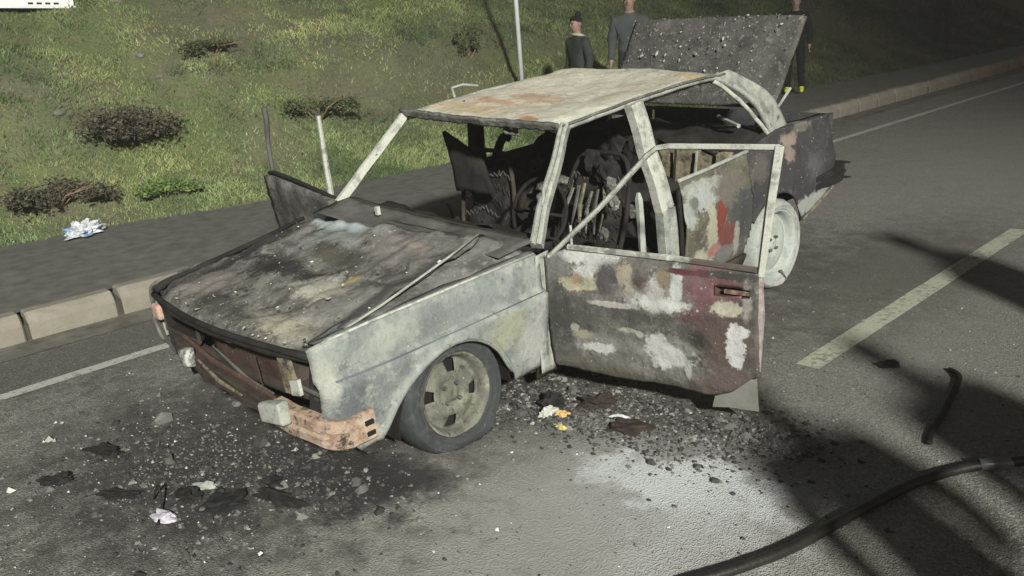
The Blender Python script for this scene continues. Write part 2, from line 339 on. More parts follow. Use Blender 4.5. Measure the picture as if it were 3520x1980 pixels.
def paintmat(name, col):
    g = NT(name); a = g.noise(28, 6, .75); b = g.noise(6, 4, .6)
    c = g.mix(g.ramp(g.math('ADD', g.math('MULTIPLY', a, .7), g.math('MULTIPLY', b, .3)), .50, .60, 0, .8), col, (.12, .115, .10))
    return g.done(c, .85, g.bump(g.noise(90, 4, .7), .6, .01))
M['paint'] = paintmat('worn white road paint', (.40, .395, .37)); M['paint2'] = paintmat('worn centre line paint', (.37, .37, .30))
M['path'] = plain('asphalt footpath', (.125, .123, .112), .92, 30, .7, .3)
M['gutter'] = plain('dirty gutter', (.13, .122, .105), .95, 22, .8, .45)
def stonemat():
    g = NT('kerb concrete'); a = g.noise(5, 6, .6); b = g.noise(30, 6, .7); oi = g.n('ShaderNodeObjectInfo').outputs['Random']
    c = g.mix(g.ramp(a, .3, .7), (.185, .17, .138), (.24, .222, .185)); c = g.mix(g.ramp(b, .56, .72, 0, .6), c, (.13, .12, .10))
    c = g.mix(g.ramp(oi, 0, 1, 0, .3), c, (.145, .135, .11))
    return g.done(c, .92, g.bump(b, .5, .008))
M['kerb'] = stonemat()
M['soil'] = plain('dark soil', (.05, .042, .03), .95, 8, .8, .4)
DIRT = [(6.75, -3.9, 1.0), (7.7, -1.7, .85), (7.1, .35, .65), (5.85, -1.75, .40), (6.4, -5.0, .55), (8.4, -2.6, .9), (5.6, .55, .5), (6.05, -3.0, .5)]
def bankmat():
    g = NT('grassy bank soil'); a = g.noise(.9, 6, .62); b = g.noise(3.4, 6, .66); f = g.noise(22, 6, .7)
    c = g.mix(g.ramp(a, .42, .58), (.12, .155, .06), (.165, .16, .095)); c = g.mix(g.ramp(b, .50, .62), c, (.16, .185, .07)); c = g.mix(g.ramp(f, .5, .7, 0, .6), c, (.065, .070, .03))
    big = g.noise(2.4, 7, .7)
    nz = lambda amp: g.math('MULTIPLY', g.math('SUBTRACT', big, .5), amp*3.)
    for x, y, r in DIRT:
        m = g.blob((x, y, 1), (r, r, 9), nz, .9, .5); c = g.mix(g.math('MULTIPLY', m, .55), c, g.mix(g.ramp(f, .35, .65), (.125, .115, .078), (.19, .182, .13)))
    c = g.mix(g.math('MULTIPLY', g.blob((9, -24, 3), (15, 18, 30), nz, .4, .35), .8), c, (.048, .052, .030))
    return g.done(c, .95, g.bump(f, .9, .04))
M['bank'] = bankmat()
def attrmat(name, rough=.85):
    g = NT(name); at = g.n('ShaderNodeAttribute'); at.attribute_name = 'tint'; return g.done(at.outputs['Color'], rough)
M['tint'] = attrmat('leaf and ash tint')

# ================================================================== setting
def kerb_x(y): return 2.575 + .026*y
def xb(y): return ip(y, [-60, -40, -21, -11, -1.3, 1.3, 6, 20], [1.5, 2.6, 3.3, 4.15, 4.75, 5.3, 5.9, 7])
tag(mesh('ground', [(-160, -160, -.25), (160, -160, -.25), (160, 160, -.25), (-160, 160, -.25)], [(0, 1, 2, 3)], M['soil']), kind='structure')
ys = [18, 12, 8, 5, 3, 1, -1, -3, -6, -10, -15, -22, -32, -50, -80]
v = []; f = []
for y in ys: v += [(-14, y, 0), (kerb_x(y)+.02, y, 0)]
for i in range(len(ys)-1): f.append((2*i, 2*i+1, 2*i+3, 2*i+2)[::-1])
road = tag(mesh('road', v, f, M['road']), kind='structure')
def strip(name, xf, w, y0, y1, z, m, n=24):
    v = []; f = []
    for i in range(n+1):
        y = lerp(y0, y1, i/n); j = .006*mnoise.noise(Vector((y*4, 1, 0)))
        v += [(xf(y)-w/2+j, y, z), (xf(y)+w/2+.006*mnoise.noise(Vector((y*5, 7, 0))), y, z)]
    for i in range(n): f.append((2*i, 2*i+2, 2*i+3, 2*i+1))
    return tag(mesh(name, v, f, m), kind='structure')
edge_x = lambda y: ip(y, [-50, -13.3, -6.7, 1.67, 2.5, 14], [.6, 1.30, 1.46, 1.70, 1.70, 1.85])
strip('edge_line', edge_x, .10, 14, -60, .004, M['paint'], 120)
strip('gutter', lambda y: kerb_x(y)-.16, .30, 14, -60, .0045, M['gutter'], 90)
for y0, y1 in ((-.33, -3.45), (-8.5, -11.6), (6.5, 3.9), (-16.5, -19.6)): strip('centre_dash', lambda y: -1.57+.008*y, .125, y0, y1, .004, M['paint2'], 14)
# kerb made of stones
kerb = tag(empty('kerb', (kerb_x(0), 0, 0)), kind='structure')
L = .60; W = .16; Hk = .19
prof = [(0, -.05), (.0, .04), (.0, .115), (.022, .155), (.045, Hk-.012), (.06, Hk), (.11, Hk), (W, Hk), (W, -.05)]
KM = []
for vi in range(5):
    bm = bmesh.new(); rows = []
    for y in [-L/2+.018, -L/2+.030]+[L*t for t in (-.38, -.25, -.12, 0, .12, .25, .38)]+[L/2-.030, L/2-.018]:
        k = .012 if abs(y) > L/2-.024 else 0; row = []
        for a, b in prof:
            q = Vector((a+(k if a < .1 else 0), y, b-(k if b > .1 else 0))); n_ = Vector((q.x*16+vi*9, q.y*9, q.z*16))
            if a < .12 and b > 0: q += Vector((.005*mnoise.noise(n_)+.012*max(0, mnoise.noise(n_*1.6)-.2)*(1 if b > .1 else .3), 0, .004*mnoise.noise(n_*1.3)-(.016*max(0, mnoise.noise(n_*1.4+Vector((5, 0, 0)))-.15) if b > .12 else 0)))
            row.append(bm.verts.new(q))
        rows.append(row)
    for i in range(len(rows)-1):
        for j in range(len(prof)-1): bm.faces.new((rows[i][j], rows[i][j+1], rows[i+1][j+1], rows[i+1][j]))
    bm.faces.new(rows[0][::-1]); bm.faces.new(rows[-1]); bmesh.ops.recalc_face_normals(bm, faces=bm.faces)
    kme = bpy.data.meshes.new('kerb_stone'); bm.to_mesh(kme); bm.free(); kme.materials.append(M['kerb']); KM.append(kme)
y = 2.07 - .30 + 10*L
ang = math.atan(.026)
while y > -32:
    o = obj('kerb_stone', random.choice(KM), None, kerb)
    o.location = (kerb_x(y)-kerb_x(0)+random.uniform(-.008, .008), y, random.uniform(-.012, .006)); o.rotation_euler = (random.uniform(-.006, .006), random.uniform(-.01, .02), -ang+random.uniform(-.008, .008))
    y -= L
mesh('mortar_bed', [q for yy in (8, -50) for q in ((.022, yy, -.05), (.022, yy, .10), (W, yy, .14), (W, yy, -.05))],
     [(0, 1, 5, 4), (1, 2, 6, 5), (2, 3, 7, 6)], plain('mortar', (.06, .055, .043), .95, 20, .5, .3), kerb).rotation_euler.z = -ang
v = []; f = []
yy = np.linspace(12, -60, 73)
for y in yy: v += [(kerb_x(y)+W-.01, y, .168), (kerb_x(y)+.5, y, .165), (xb(y)+.9, y, .15)]
for i in range(len(yy)-1): f += [(3*i, 3*i+3, 3*i+4, 3*i+1), (3*i+1, 3*i+4, 3*i+5, 3*i+2)]
tag(mesh('footpath', v, f, M['path']), kind='structure')
def bank_z(x, y):
    d = x-xb(y)
    if d < 0: h = d*.35
    elif d < 4: h = .55*d*min(1, .45+d*.25)
    else: h = .55*d
    k = min(1, max(0, d)/1.2)
    h += (.05+.20*k)*mnoise.noise(Vector((x*.8, y*.8, 0))) + (.035+.05*k)*mnoise.noise(Vector((x*2.6, y*2.6, 3))) + .022*mnoise.noise(Vector((x*7, y*7, 5)))
    return .16 + h
v = []; f = []
ds = [-.45, -.3, -.15, 0, .12, .25, .4, .55, .7, .9, 1.1, 1.3, 1.55, 1.8, 2.1, 2.4, 2.7, 3.0, 3.4, 3.8, 4.3, 4.8, 5.5, 6.5, 8, 11, 16, 24]
yy = np.concatenate([np.arange(9, -12, -.14), np.arange(-12, -70, -.8)])
for y in yy:
    for d in ds: x = xb(y)+d; v.append((x, y, bank_z(x, y)))
n = len(ds)
for i in range(len(yy)-1):
    for j in range(n-1): f.append((i*n+j, (i+1)*n+j, (i+1)*n+j+1, i*n+j+1))
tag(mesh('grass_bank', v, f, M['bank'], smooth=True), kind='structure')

# -------- grass: nobody could count it
def tint_mesh(name, V, F, T, parent=None):
    me = bpy.data.meshes.new(name); me.from_pydata(V.tolist() if hasattr(V, 'tolist') else V, [], F.tolist() if hasattr(F, 'tolist') else F)
    at = me.color_attributes.new('tint', 'FLOAT_COLOR', 'POINT')
    c = np.ones((len(V), 4), np.float32); c[:, :3] = T; at.data.foreach_set('color', c.ravel()); me.update()
    return obj(name, me, M['tint'], parent)
PAL = np.array([(.105, .155, .050), (.125, .17, .06), (.155, .175, .075), (.085, .125, .045), (.17, .16, .09), (.08, .105, .04), (.14, .135, .085)])*1.5
def lush(x, y):  # grass cover, thinner on bare dirt
    return mnoise.noise(Vector((x*.55+4, y*.55, 1))) + .45*mnoise.noise(Vector((x*1.7, y*1.7, 9))) - sum(.45*math.exp(-((x-a)**2+(y-b)**2)/(c*c)) for a, b, c in DIRT)
GY = np.arange(-23.5, 3.2, .12); GD = np.arange(-.2, 6.3, .12)
gl_ = np.array([[lush(xb(y)+d, y) for d in GD] for y in GY]); gz_ = np.array([[bank_z(xb(y)+d, y) for d in GD] for y in GY])
def bil(A, y, d):
    i = np.clip((y-GY[0])/.12, 0, len(GY)-1.001); j = np.clip((d-GD[0])/.12, 0, len(GD)-1.001); i0 = i.astype(int); j0 = j.astype(int); a = i-i0; b = j-j0
    return A[i0, j0]*(1-a)*(1-b)+A[i0+1, j0]*a*(1-b)+A[i0, j0+1]*(1-a)*b+A[i0+1, j0+1]*a*b
N = 380000
y = 3.0-26*rng.random(N)**1.55; d = -.12+6.2*rng.random(N)**1.35; g = bil(gl_, y, d)
ok = ~((g < -.32) & (rng.random(N) < .72)) & ~((d < .25) & (rng.random(N) < .45)); y, d, g = y[ok], d[ok], g[ok]; N = len(y)
o_ = np.lexsort((np.floor(d/.1), np.floor(y/.1))); y, d, g = y[o_], d[o_], g[o_]
x = np.interp(y, [-60, -40, -21, -11, -1.3, 1.3, 6, 20], [1.5, 2.6, 3.3, 4.15, 4.75, 5.3, 5.9, 7])+d; z = bil(gz_, y, d); far = 1+.05*np.maximum(0, -y)
h = rng.uniform(.014, .055, N)*(1+.8*np.maximum(0, g))*far; wd = rng.uniform(.005, .011, N)*far; t = rng.uniform(0, 6.283, N)
lx, ly = rng.normal(0, .8, N)*h, rng.normal(0, .8, N)*h; cx, cy = np.cos(t)*wd, np.sin(t)*wd
V = np.stack([np.stack([x-cx, y-cy, z-.012], -1), np.stack([x+cx, y+cy, z-.012], -1), np.stack([x+lx, y+ly, z+h], -1)], 1).reshape(-1, 3)
k = np.clip(rng.normal(np.where(g < 0, 1.3-2.0*g, 1.6-1.2*g), 1.15), 0, 6).astype(int); sw = rng.random(N) < .08; k[sw] = rng.integers(4, 7, sw.sum())
hue = np.array([[mnoise.noise(Vector((a*1.1, b*1.1, 21))), mnoise.noise(Vector((a*3.3, b*3.3, 33)))] for a, b in zip(x[::10], y[::10])]).repeat(10, 0)[:N]
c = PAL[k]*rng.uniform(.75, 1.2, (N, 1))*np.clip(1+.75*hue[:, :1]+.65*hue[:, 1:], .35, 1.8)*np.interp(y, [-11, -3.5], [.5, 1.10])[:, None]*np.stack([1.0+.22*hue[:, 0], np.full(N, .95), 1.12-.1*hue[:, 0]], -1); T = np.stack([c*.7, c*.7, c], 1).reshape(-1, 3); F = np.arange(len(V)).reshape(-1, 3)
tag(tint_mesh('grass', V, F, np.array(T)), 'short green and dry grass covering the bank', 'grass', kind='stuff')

# -------- shrubs, weeds, rocks
def leaves(n, cx, cy, cz, rx, ry, rz, size, pal, dark=0., flat=False):
    V = []; T = []; F = []
    subs = [(random.uniform(-.75, .75), random.uniform(-.75, .75), random.uniform(-.1, .45), random.uniform(.28, .62)) for _ in range(9)]
    for _ in range(n):
        while True:
            p = np.array([random.uniform(-1, 1) for _ in range(3)])
            if p@p < 1 and (p[2] > -.35): break
        sb = random.choice(subs); p = p*(.5+1.1*abs(mnoise.noise(Vector(p*1.7)+Vector((sb[0]*9, 0, 0)))))
        q = np.array([sb[0], sb[1], sb[2]])+p*sb[3]*np.array([1, 1, 1.25])
        c0 = Vector((cx+q[0]*rx, cy+q[1]*ry, cz+q[2]*rz))
        a = Vector((random.gauss(0, 1), random.gauss(0, 1), random.gauss(0, .8))).normalized(); b = a.cross(Vector((random.gauss(0, 1), random.gauss(0, 1), 1))).normalized()
        s = size*random.uniform(.6, 1.4); k = len(V)
        V += [c0-a*s, c0+b*s*.45, c0+a*s, c0-b*s*.45]; F.append((k, k+1, k+2, k+3))
        c = np.array(random.choice(pal))*random.uniform(.65, 1.3); T += [c]*4
    return [tuple(q) for q in V], F, np.array(T)
DRY = [(.070, .066, .044), (.085, .074, .050), (.052, .054, .034), (.10, .082, .058)]
OLV = [(.085, .10, .04), (.10, .11, .05), (.065, .08, .035)]
GRN = [(.10, .16, .045), (.13, .18, .055), (.08, .13, .035)]
twig_m = plain('dry twig bark', (.17, .12, .085), .95, 30, .5, .3)
def shrub(x, y, rx, ry, rz, n, size, pal, label, twigs=9, cat='shrub', name='shrub'):
    z = bank_z(x, y); r = empty(name, (x, y, z)); tag(r, label, cat)
    V, F, T = leaves(n, 0, 0, rz*.35, rx, ry, rz, size, pal); tint_mesh('foliage', V, F, T, r)
    mb = MB()
    for i in range(twigs):
        a = random.uniform(0, 6.28); p0 = Vector((0, 0, -.05)); p2 = Vector((math.cos(a)*rx*.8, math.sin(a)*ry*.8, rz*random.uniform(.4, 1.0))); p1 = p0.lerp(p2, .5)+Vector((random.gauss(0, .04), random.gauss(0, .04), .06))
        mb.tube([p0, p1, p2*1.15], [.016, .010, .004], 5)
    if twigs: mb.build('stem', twig_m, r)
shrub(6.35, -.25, .55, .70, .34, 5200, .024, DRY, 'large dark dry shrub on the bank with bare pale branches through it', 12)
shrub(5.75, .85, .42, .50, .22, 3000, .022, DRY, 'low dark round shrub beside the footpath at the left edge')
shrub(5.95, -2.35, .40, .45, .26, 2200, .022, OLV, 'dark olive shrub just behind the raised far door frame')
shrub(7.2, -1.75, .30, .45, .16, 1500, .022, OLV, 'small olive shrub halfway up the bank above the far door')
shrub(6.55, -5.45, .14, .22, .42, 1600, .022, OLV, 'tall dark narrow bush behind the thin sign pole', 5)
shrub(5.45, -.20, .30, .42, .14, 2600, .022, GRN, 'bright green leafy weed clump below the large dark shrub', 0, 'weed', 'weed_clump')
shrub(8.6, -3.4, .5, .7, .2, 2200, .025, OLV, 'faint low bush at the top of the bank, middle', 4)
rock_m = plain('pale bank rock', (.17, .165, .14), .95, 14, .9, .3)
def rock(x, y, s, label, m=None, zz=None, name='rock'):
    bm = bmesh.new(); bmesh.ops.create_icosphere(bm, subdivisions=2, radius=1); o = random.uniform(0, 50)
    for q in bm.verts:
        d = 1+.35*mnoise.noise(q.co*1.3+Vector((o, 0, 0))); q.co = Vector((q.co.x*s*1.3*d, q.co.y*s*d, q.co.z*s*.7*d))
    me = bpy.data.meshes.new(name); bm.to_mesh(me); bm.free()
    ob = obj(name, me, m or rock_m, loc=(x, y, (bank_z(x, y) if zz is None else zz)+s*.2), rotz=random.uniform(0, 6)); tag(ob, label, 'rock'); return ob
rock(7.7, -1.05, .06, 'pale rock high on the bank left of centre')
rock(8.9, -1.35, .09, 'pale rock beside the corner of the white sign board')
rock(6.85, .30, .055, 'small pale rock on the brown soil near the left edge')
rock(7.15, -1.0, .035, 'tiny whitish stone above the large dark shrub')

# thin sign pole, and the sign board whose lower edge shows
pole_m = plain('galvanised pole', (.52, .54, .56), .6, 20, .2, .12, .4)
r = empty('sign_pole', (5.55, -5.52, bank_z(5.55, -5.52))); tag(r, 'thin pale metal pole standing on the bank behind the car roof', 'pole')
MB().tube([(0, 0, -.3), (0, 0, 3.6)], .032, 14).build('post', pole_m, r, True)
MB().lathe([(-.03, .034), (-.03, .06), (.03, .06), (.03, .034)], 14, (0, 0, 0)).build('clamp', pole_m, r, loc=(0, 0, 2.6)).rotation_euler.y = rad(90)
r = empty('sign_board', (8.8, -.15, bank_z(8.8, -.15))); tag(r, 'white sign board with dark print, only its lower edge in view', 'sign')
zb = 2.345-bank_z(8.8, -.15)
MB().box((-.012, -.60, zb+.03), (.012, 1.1, zb+.30)).build('panel', plain('white enamel sign', (.75, .76, .74), .5, 20, .1, .06, .4), r).rotation_euler.x = rad(3.2)
MB().box((-.02, -.62, zb), (.02, 1.12, zb+.03)).build('lower_rail', plain('pale rail', (.66, .67, .66), .6, 20, .2, .1), r).rotation_euler.x = rad(3.2)
pm = plain('sign print', (.03, .03, .03), .6, 20, .1, .2)
for i in range(4):
    y0 = -.42+.10*i; MB().box((-.016, y0, zb+.045), (-.0125, y0+.06, zb+.07)).build('printed_mark', pm, r).rotation_euler.x = rad(3.2)
for y0 in (.62, 1.05): MB().tube([(.04, y0, -.4), (.04, y0, zb+.28)], .025, 8).build('post', pole_m, r, True)

# crumpled plastic bag on the path edge
bm = bmesh.new(); bmesh.ops.create_icosphere(bm, subdivisions=4, radius=1)
for q in bm.verts:
    n_ = q.co.copy(); d = 1+.42*abs(mnoise.noise(n_*2.1))*2-.3+.16*mnoise.noise(n_*6)
    q.co = Vector((n_.x*.13*d, n_.y*.20*d, max(-.02, n_.z*.095*d)))
me = bpy.data.meshes.new('plastic_bag'); bm.to_mesh(me); bm.free()
g = NT('crumpled plastic'); c = g.mix(g.ramp(g.noise(5, 4, .6), .5, .6), (.60, .62, .65), (.20, .30, .52)); c = g.mix(g.ramp(g.noise(14, 5, .7), .58, .66), c, (.35, .35, .33))
bagm = g.done(c, .4, g.bump(g.noise(18, 5, .7), .8, .03), spec=.5)
tag(obj('plastic_bag', me, bagm, loc=(4.93, .90, .20), rotz=.4), 'crumpled white and blue plastic bag at the edge of the grass', 'bag')

# ================================================================== the burnt car
TH = rad(2.9)
car = empty('burnt_car'); car.rotation_euler.x = -TH
tag(car, 'burnt-out saloon car with open door, rusted roof and raised boot lid', 'car')

# ---- left front wing
def arch_bot(y):
    return ip(y, [.66, .905, .93, 1.0, 1.06, 1.121, 1.19, 1.26, 1.34, 1.42, 1.50, 1.581, 1.64, 1.68, 1.77, 1.83, 1.885], [.225, .22, .285, .415, .478, .520, .549, .559, .550, .520, .475, .400, .325, .28, .275, .36, .47])
def wing_x(y, z, s=-1):
    x = ip(z, [.2, .3, .45, .575, .592, .606, .70, .755, .775], [.765, .785, .80, .820, .820, .786, .788, .775, .745])
    # flared lip
    d = z-arch_bot(y) if .92 < y < 1.68 else 9
    if d < .045: x += .020*(1-d/.045)
    if y > 1.80: x -= .05*((y-1.80)/.09)**2
    return s*x
us = sorted(set(list(np.linspace(.675, .90, 10))+list(np.linspace(.905, 1.69, 44))+list(np.linspace(1.70, 1.89, 12))))
top = lambda y: .775-.03*max(0, (y-1.75)/.14)**2
columns('front_wing', us, arch_bot, top, lambda y, z: (wing_x(y, z), y, z), 26, M['fender'], car, crumple=.006, seed=1., solid=.008,
        skip=None)
columns('front_wing', us, arch_bot, top, lambda y, z: (wing_x(y, z, 1), y, z), 16, M['wingdark'], car, crumple=.012, seed=4., solid=.008)
MB().tube([(-.766, .69, .772), (-.766, 1.2, .772), (-.766, 1.6, .771), (-.758, 1.80, .762), (-.735, 1.88, .745)], .0065, 6).build('wing_edge_highlight', M['framewhite'], car, True)  # pale tube put in as a highlight along the wing top
lip = [(wing_x(y, arch_bot(y))+.012, y, arch_bot(y)) for y in np.linspace(.93, 1.66, 30)]
MB().tube(lip, .011, 7).build('arch_lip', M['fender'], car, True)
# wing top flange and inner wings
patch('wing_flange', (-.745, .68, .775), (-.745, 1.86, .765), (-.70, 1.86, .755), (-.69, .68, .772), 30, 3, M['soot'], car, crumple=.004)
patch('inner_wing', (-.69, .62, .76), (-.69, 1.85, .75), (-.55, 1.85, .30), (-.55, .62, .30), 12, 6, M['char'], car, crumple=.02)
patch('inner_wing', (.70, .62, .80), (.70, 1.85, .72), (.55, 1.85, .30), (.55, .62, .30), 12, 6, M['char'], car, crumple=.02)
# wheel house liner
for s in (-1, 1):
    for yc, zc, x0, x1 in ((1.25, .22, .80, .50), (-1.40, .20, .77, .50)):
        mb = MB(); k = 12; rr = .335
        for i in range(k+1):
            t = math.pi*i/k; mb.v += [(s*(x0-.03), yc+rr*.97*math.cos(t), zc+rr*.93*math.sin(t)), (s*x1, yc+rr*.97*math.cos(t), zc+rr*.93*math.sin(t))]
        for i in range(k): mb.f.append((2*i, 2*i+1, 2*i+3, 2*i+2))
        mb.build('wheel_house', M['dark'], car, solid=.006)
# marker lamp hole: dark disc drawn for the shade inside it
MB().lathe([(-.012, .0), (-.012, .015), (-.014, .018), (.012, .019)], 16, (-.803, 1.53, .532)).build('marker_hole_shade', M['dark'], car)
MB().tube([(-.816, .70, .598), (-.818, 1.2, .600), (-.817, 1.6, .603), (-.80, 1.83, .606)], [.0025, .003, .0045, .005], 6).build('crease_shade_line', plain('blue grey crease shade', (.10, .115, .125), .8, 20, .3, .3), car, True)  # dark tube draws the shaded crease line of the wing
# hinge pillar behind the wing
patch('hinge_pillar', (-.79, .70, .765), (-.775, .60, .765), (-.77, .62, .17), (-.79, .74, .19), 4, 20, M['pillar'], car, crumple=.006)

# ---- bonnet
def hood_fn(a, b, q):      # a: left->right, b: front->rear
    e = 2*a-1
    dz = -.012*abs(e)**6 + .010*math.exp(-((abs(e)-.55)/.05)**2)
    dz += -.035*math.exp(-((a-.36)/.14)**2-((b-.25)/.22)**2) + .02*math.exp(-((a-.62)/.1)**2-((b-.5)/.25)**2)
    dz += -.030*math.exp(-(b/.07)**2)
    return (0, .075*(1-e*e)*(1-b)**2 - .02*(1-e*e)*b, dz)
patch('bonnet', (-.715, 1.865, .735), (.725, 1.875, .725), (.68, 1.00, .865), (-.60, .86, .895), 64, 48, M['hood'], car, bulge=.028, crumple=.034, cs=4.5, fn=hood_fn, seed=2., solid=.012)
pts = []
for i in range(25):
    a = i/24; e = 2*a-1; pts.append((lerp(-.72, .735, a), 1.872+.075*(1-e*e), .715-.01*abs(e)**4))
MB().tube(pts, .014, 8).build('bonnet_lip', M['char'], car, True)
MB().tube([(.735, 1.86, .722), (.752, 1.80, .738), (.748, 1.5, .775), (.735, 1.2, .82), (.72, .98, .86)], [.018, .02, .014, .012, .01], 8).build('bonnet_edge', M['char'], car, True)
MB().tube([(-.722, 1.85, .735), (-.70, 1.5, .79), (-.655, 1.1, .86), (-.605, .86, .897)], [.005, .006, .006, .005], 6).build('bonnet_edge', M['ashmetal'], car, True)
patch('wing_channel', (-.72, .70, .772), (-.72, 1.84, .742), (-.62, 1.84, .715), (-.50, .76, .845), 30, 8, burnt('sooty channel', (.15, .152, .146), [(6, .48, .6, (.09, .09, .086)), (15, .55, .65, (.23, .235, .225))], bump=.6, bscale=26), car, crumple=.018, cs=6)
# flakes of ash and paint on bonnet and lid (too many to count)
def flakes(name, n, place, size, pal, parent):
    V = []; F = []; T = []
    for _ in range(n):
        c0, nn = place(); c0 = Vector(c0); nn = Vector(nn).normalized(); a = nn.orthogonal().normalized(); a.rotate(Matrix.Rotation(random.uniform(0, 6.28), 3, nn)); b = nn.cross(a)
        s = size*random.lognormvariate(0, .55); k = len(V); m_ = 5
        for j in range(m_):
            t = 6.283*j/m_; rr = s*random.uniform(.6, 1.25); V.append(tuple(c0+a*math.cos(t)*rr+b*math.sin(t)*rr*.6+nn*random.uniform(0, s*.5)))
        V.append(tuple(c0+nn*s*random.uniform(.2, .7)))
        for j in range(m_): F.append((k+j, k+(j+1) % m_, k+m_))
        c = np.array(random.choice(pal))*random.uniform(.75, 1.2); T += [c]*(m_+1)
    return tag(tint_mesh(name, V, F, np.array(T)[:, :3], parent), kind='stuff')
ASHP = [(.45, .44, .39), (.34, .33, .28), (.22, .21, .18), (.05, .048, .045), (.035, .034, .032), (.60, .60, .56), (.28, .22, .15)]
def on_bonnet():
    if random.random() < .6: a, b = random.betavariate(2, 2.6), random.random()**2.0*.75
    else: a, b = random.random(), random.random()
    e = 2*a-1
    z = lerp(.735, .88, b)+.02*(1-e*e)*(.35+.65*(1-(2*b-1)**2))-.03*math.exp(-((a-.36)/.14)**2-((b-.25)/.22)**2)
    return (lerp(-.70, .71, a)*(1-.08*b), lerp(1.86+.07*(1-e*e), .95, b), z), (random.gauss(0, .2), random.gauss(0, .2), 1)
flakes('ash_flakes', 420, on_bonnet, .0034, ASHP, car)

# ---- nose: frame, radiator, lamp bowls, bumper
MB().tube([(-.74, 1.84, .69), (-.45, 1.90, .685), (0, 1.93, .685), (.45, 1.91, .68), (.74, 1.85, .68)], .022, 8).build('upper_crossmember', M['char'], car, True)
MB().tube([(-.76, 1.78, .49), (-.45, 1.83, .48), (0, 1.85, .475), (.45, 1.84, .48), (.76, 1.80, .50)], [.028]*5, 8).build('lower_crossmember', M['charbrown'], car, True)
patch('radiator', (-.50, 1.83, .46), (.20, 1.85, .46), (.20, 1.865, .70), (-.50, 1.845, .70), 24, 14, M['rustbrown'], car, crumple=.015, cs=7)
for x, m in ():
    MB().box((x-.006, 1.895, .46), (x+.006, 1.91, .66)).build('grille_bar', M['charbrown'], car)
def lamp_bowl(x0, x1, z0, z1, y, m, m2):
    r = MB()
    o = [(x0, y, z0), (x1, y, z0), (x1, y, z1), (x0, y, z1)]; i_ = [(lerp(x0, x1, .18), y-.10, lerp(z0, z1, .2)), (lerp(x0, x1, .82), y-.10, lerp(z0, z1, .2)), (lerp(x0, x1, .82), y-.10, lerp(z0, z1, .8)), (lerp(x0, x1, .18), y-.10, lerp(z0, z1, .8))]
    r.add(o+i_, [(0, 1, 5, 4), (1, 2, 6, 5), (2, 3, 7, 6), (3, 0, 4, 7), (4, 5, 6, 7)])
    b = r.build('headlamp_bowl', m, car, solid=.005)
    MB().tube([o[0], o[1], o[2], o[3], o[0]], .010, 6).build('rim', m2, b)
lamp_bowl(-.74, -.52, .53, .68, 1.85, M['charbrown'], M['soot']); lamp_bowl(.30, .66, .54, .68, 1.875, M['dark'], M['charbrown'])
MB().add([(-.56, 1.875, .50), (-.48, 1.885, .50), (-.50, 1.90, .665), (-.555, 1.89, .67), (-.56, 1.855, .50), (-.48, 1.865, .50), (-.50, 1.88, .665), (-.555, 1.87, .67)],
         [(0, 1, 2, 3), (7, 6, 5, 4), (0, 4, 5, 1), (1, 5, 6, 2), (2, 6, 7, 3), (3, 7, 4, 0)]).build('lamp_bracket', M['tan'], car)
MB().add([(-.63, 1.90, .53), (-.57, 1.905, .52), (-.575, 1.905, .585), (-.63, 1.90, .60), (-.63, 1.885, .53), (-.57, 1.89, .52), (-.575, 1.89, .585), (-.63, 1.885, .60)],
         [(0, 1, 2, 3), (7, 6, 5, 4), (0, 4, 5, 1), (1, 5, 6, 2), (2, 6, 7, 3), (3, 7, 4, 0)]).build('lamp_bracket', M['framewhite'], car)
o = MB().box((.66, 1.865, .585), (.735, 1.905, .665)).build('indicator', burnt('scorched pink indicator', (.44, .28, .22), [(18, .5, .6, (.30, .24, .20))]), car)
o['label'] = 'pinkish scorched indicator at the far corner of the nose'
bv = o.modifiers.new('b', 'BEVEL'); bv.width = .012; bv.segments = 2
MB().add([(.735, 1.86, .48), (.75, 1.83, .48), (.75, 1.84, .67), (.735, 1.87, .67)], [(0, 1, 2, 3)]).build('nose_corner', M['ashmetal'], car, solid=.01)
MB().add([(-.785, 1.83, .44), (-.715, 1.86, .42), (-.70, 1.865, .50), (-.775, 1.84, .52)], [(0, 1, 2, 3)]).build('nose_corner', M['charbrown'], car, solid=.012)
# bumper : C-section swept along a bent path
def bumper(name, path, h, d, m, seed):
    prof = [(-d, -h*.5), (-.15*d, -h*.5), (.004, -h*.42), (.004, -h*.12), (-.010, -h*.05), (-.010, h*.08), (.004, h*.15), (.004, h*.44), (-.15*d, h*.5), (-d, h*.5)]
    v = []; f = []; n = len(prof)
    path = [Vector(q) for q in path]
    for i, q in enumerate(path):
        t = (path[min(i+1, len(path)-1)]-path[max(i-1, 0)]).normalized(); o_ = t.cross(Vector((0, 0, 1))).normalized()
        if o_.y < 0 and abs(t.x) > .4: o_ = -o_
        if abs(t.x) <= .4: o_ = Vector((-1 if q.x < 0 else 1, 0, 0)) if o_.x*q.x < 0 else o_
        for a, b in prof:
            z = q+o_*a+Vector((0, 0, b)); e = nz3(z, 9, seed)*.014; v.append(z+o_*e+Vector((0, 0, nz3(z, 7, seed+4)*.008)))
    for i in range(len(path)-1):
        for j in range(n-1): f.append((i*n+j, (i+1)*n+j, (i+1)*n+j+1, i*n+j+1))
    return mesh(name, v, f, m, car, False, solid=.006)
def curve(pts, n):
    pts = [Vector(q) for q in pts]; out = []
    for i in range(len(pts)-1):
        p0, p1, p2, p3 = pts[max(i-1, 0)], pts[i], pts[i+1], pts[min(i+2, len(pts)-1)]
        for k in range(n):
            t = k/n; out.append(.5*((2*p1)+(p2-p0)*t+(2*p0-5*p1+4*p2-p3)*t*t+(3*p1-p0-3*p2+p3)*t**3))
    return out+[pts[-1]]
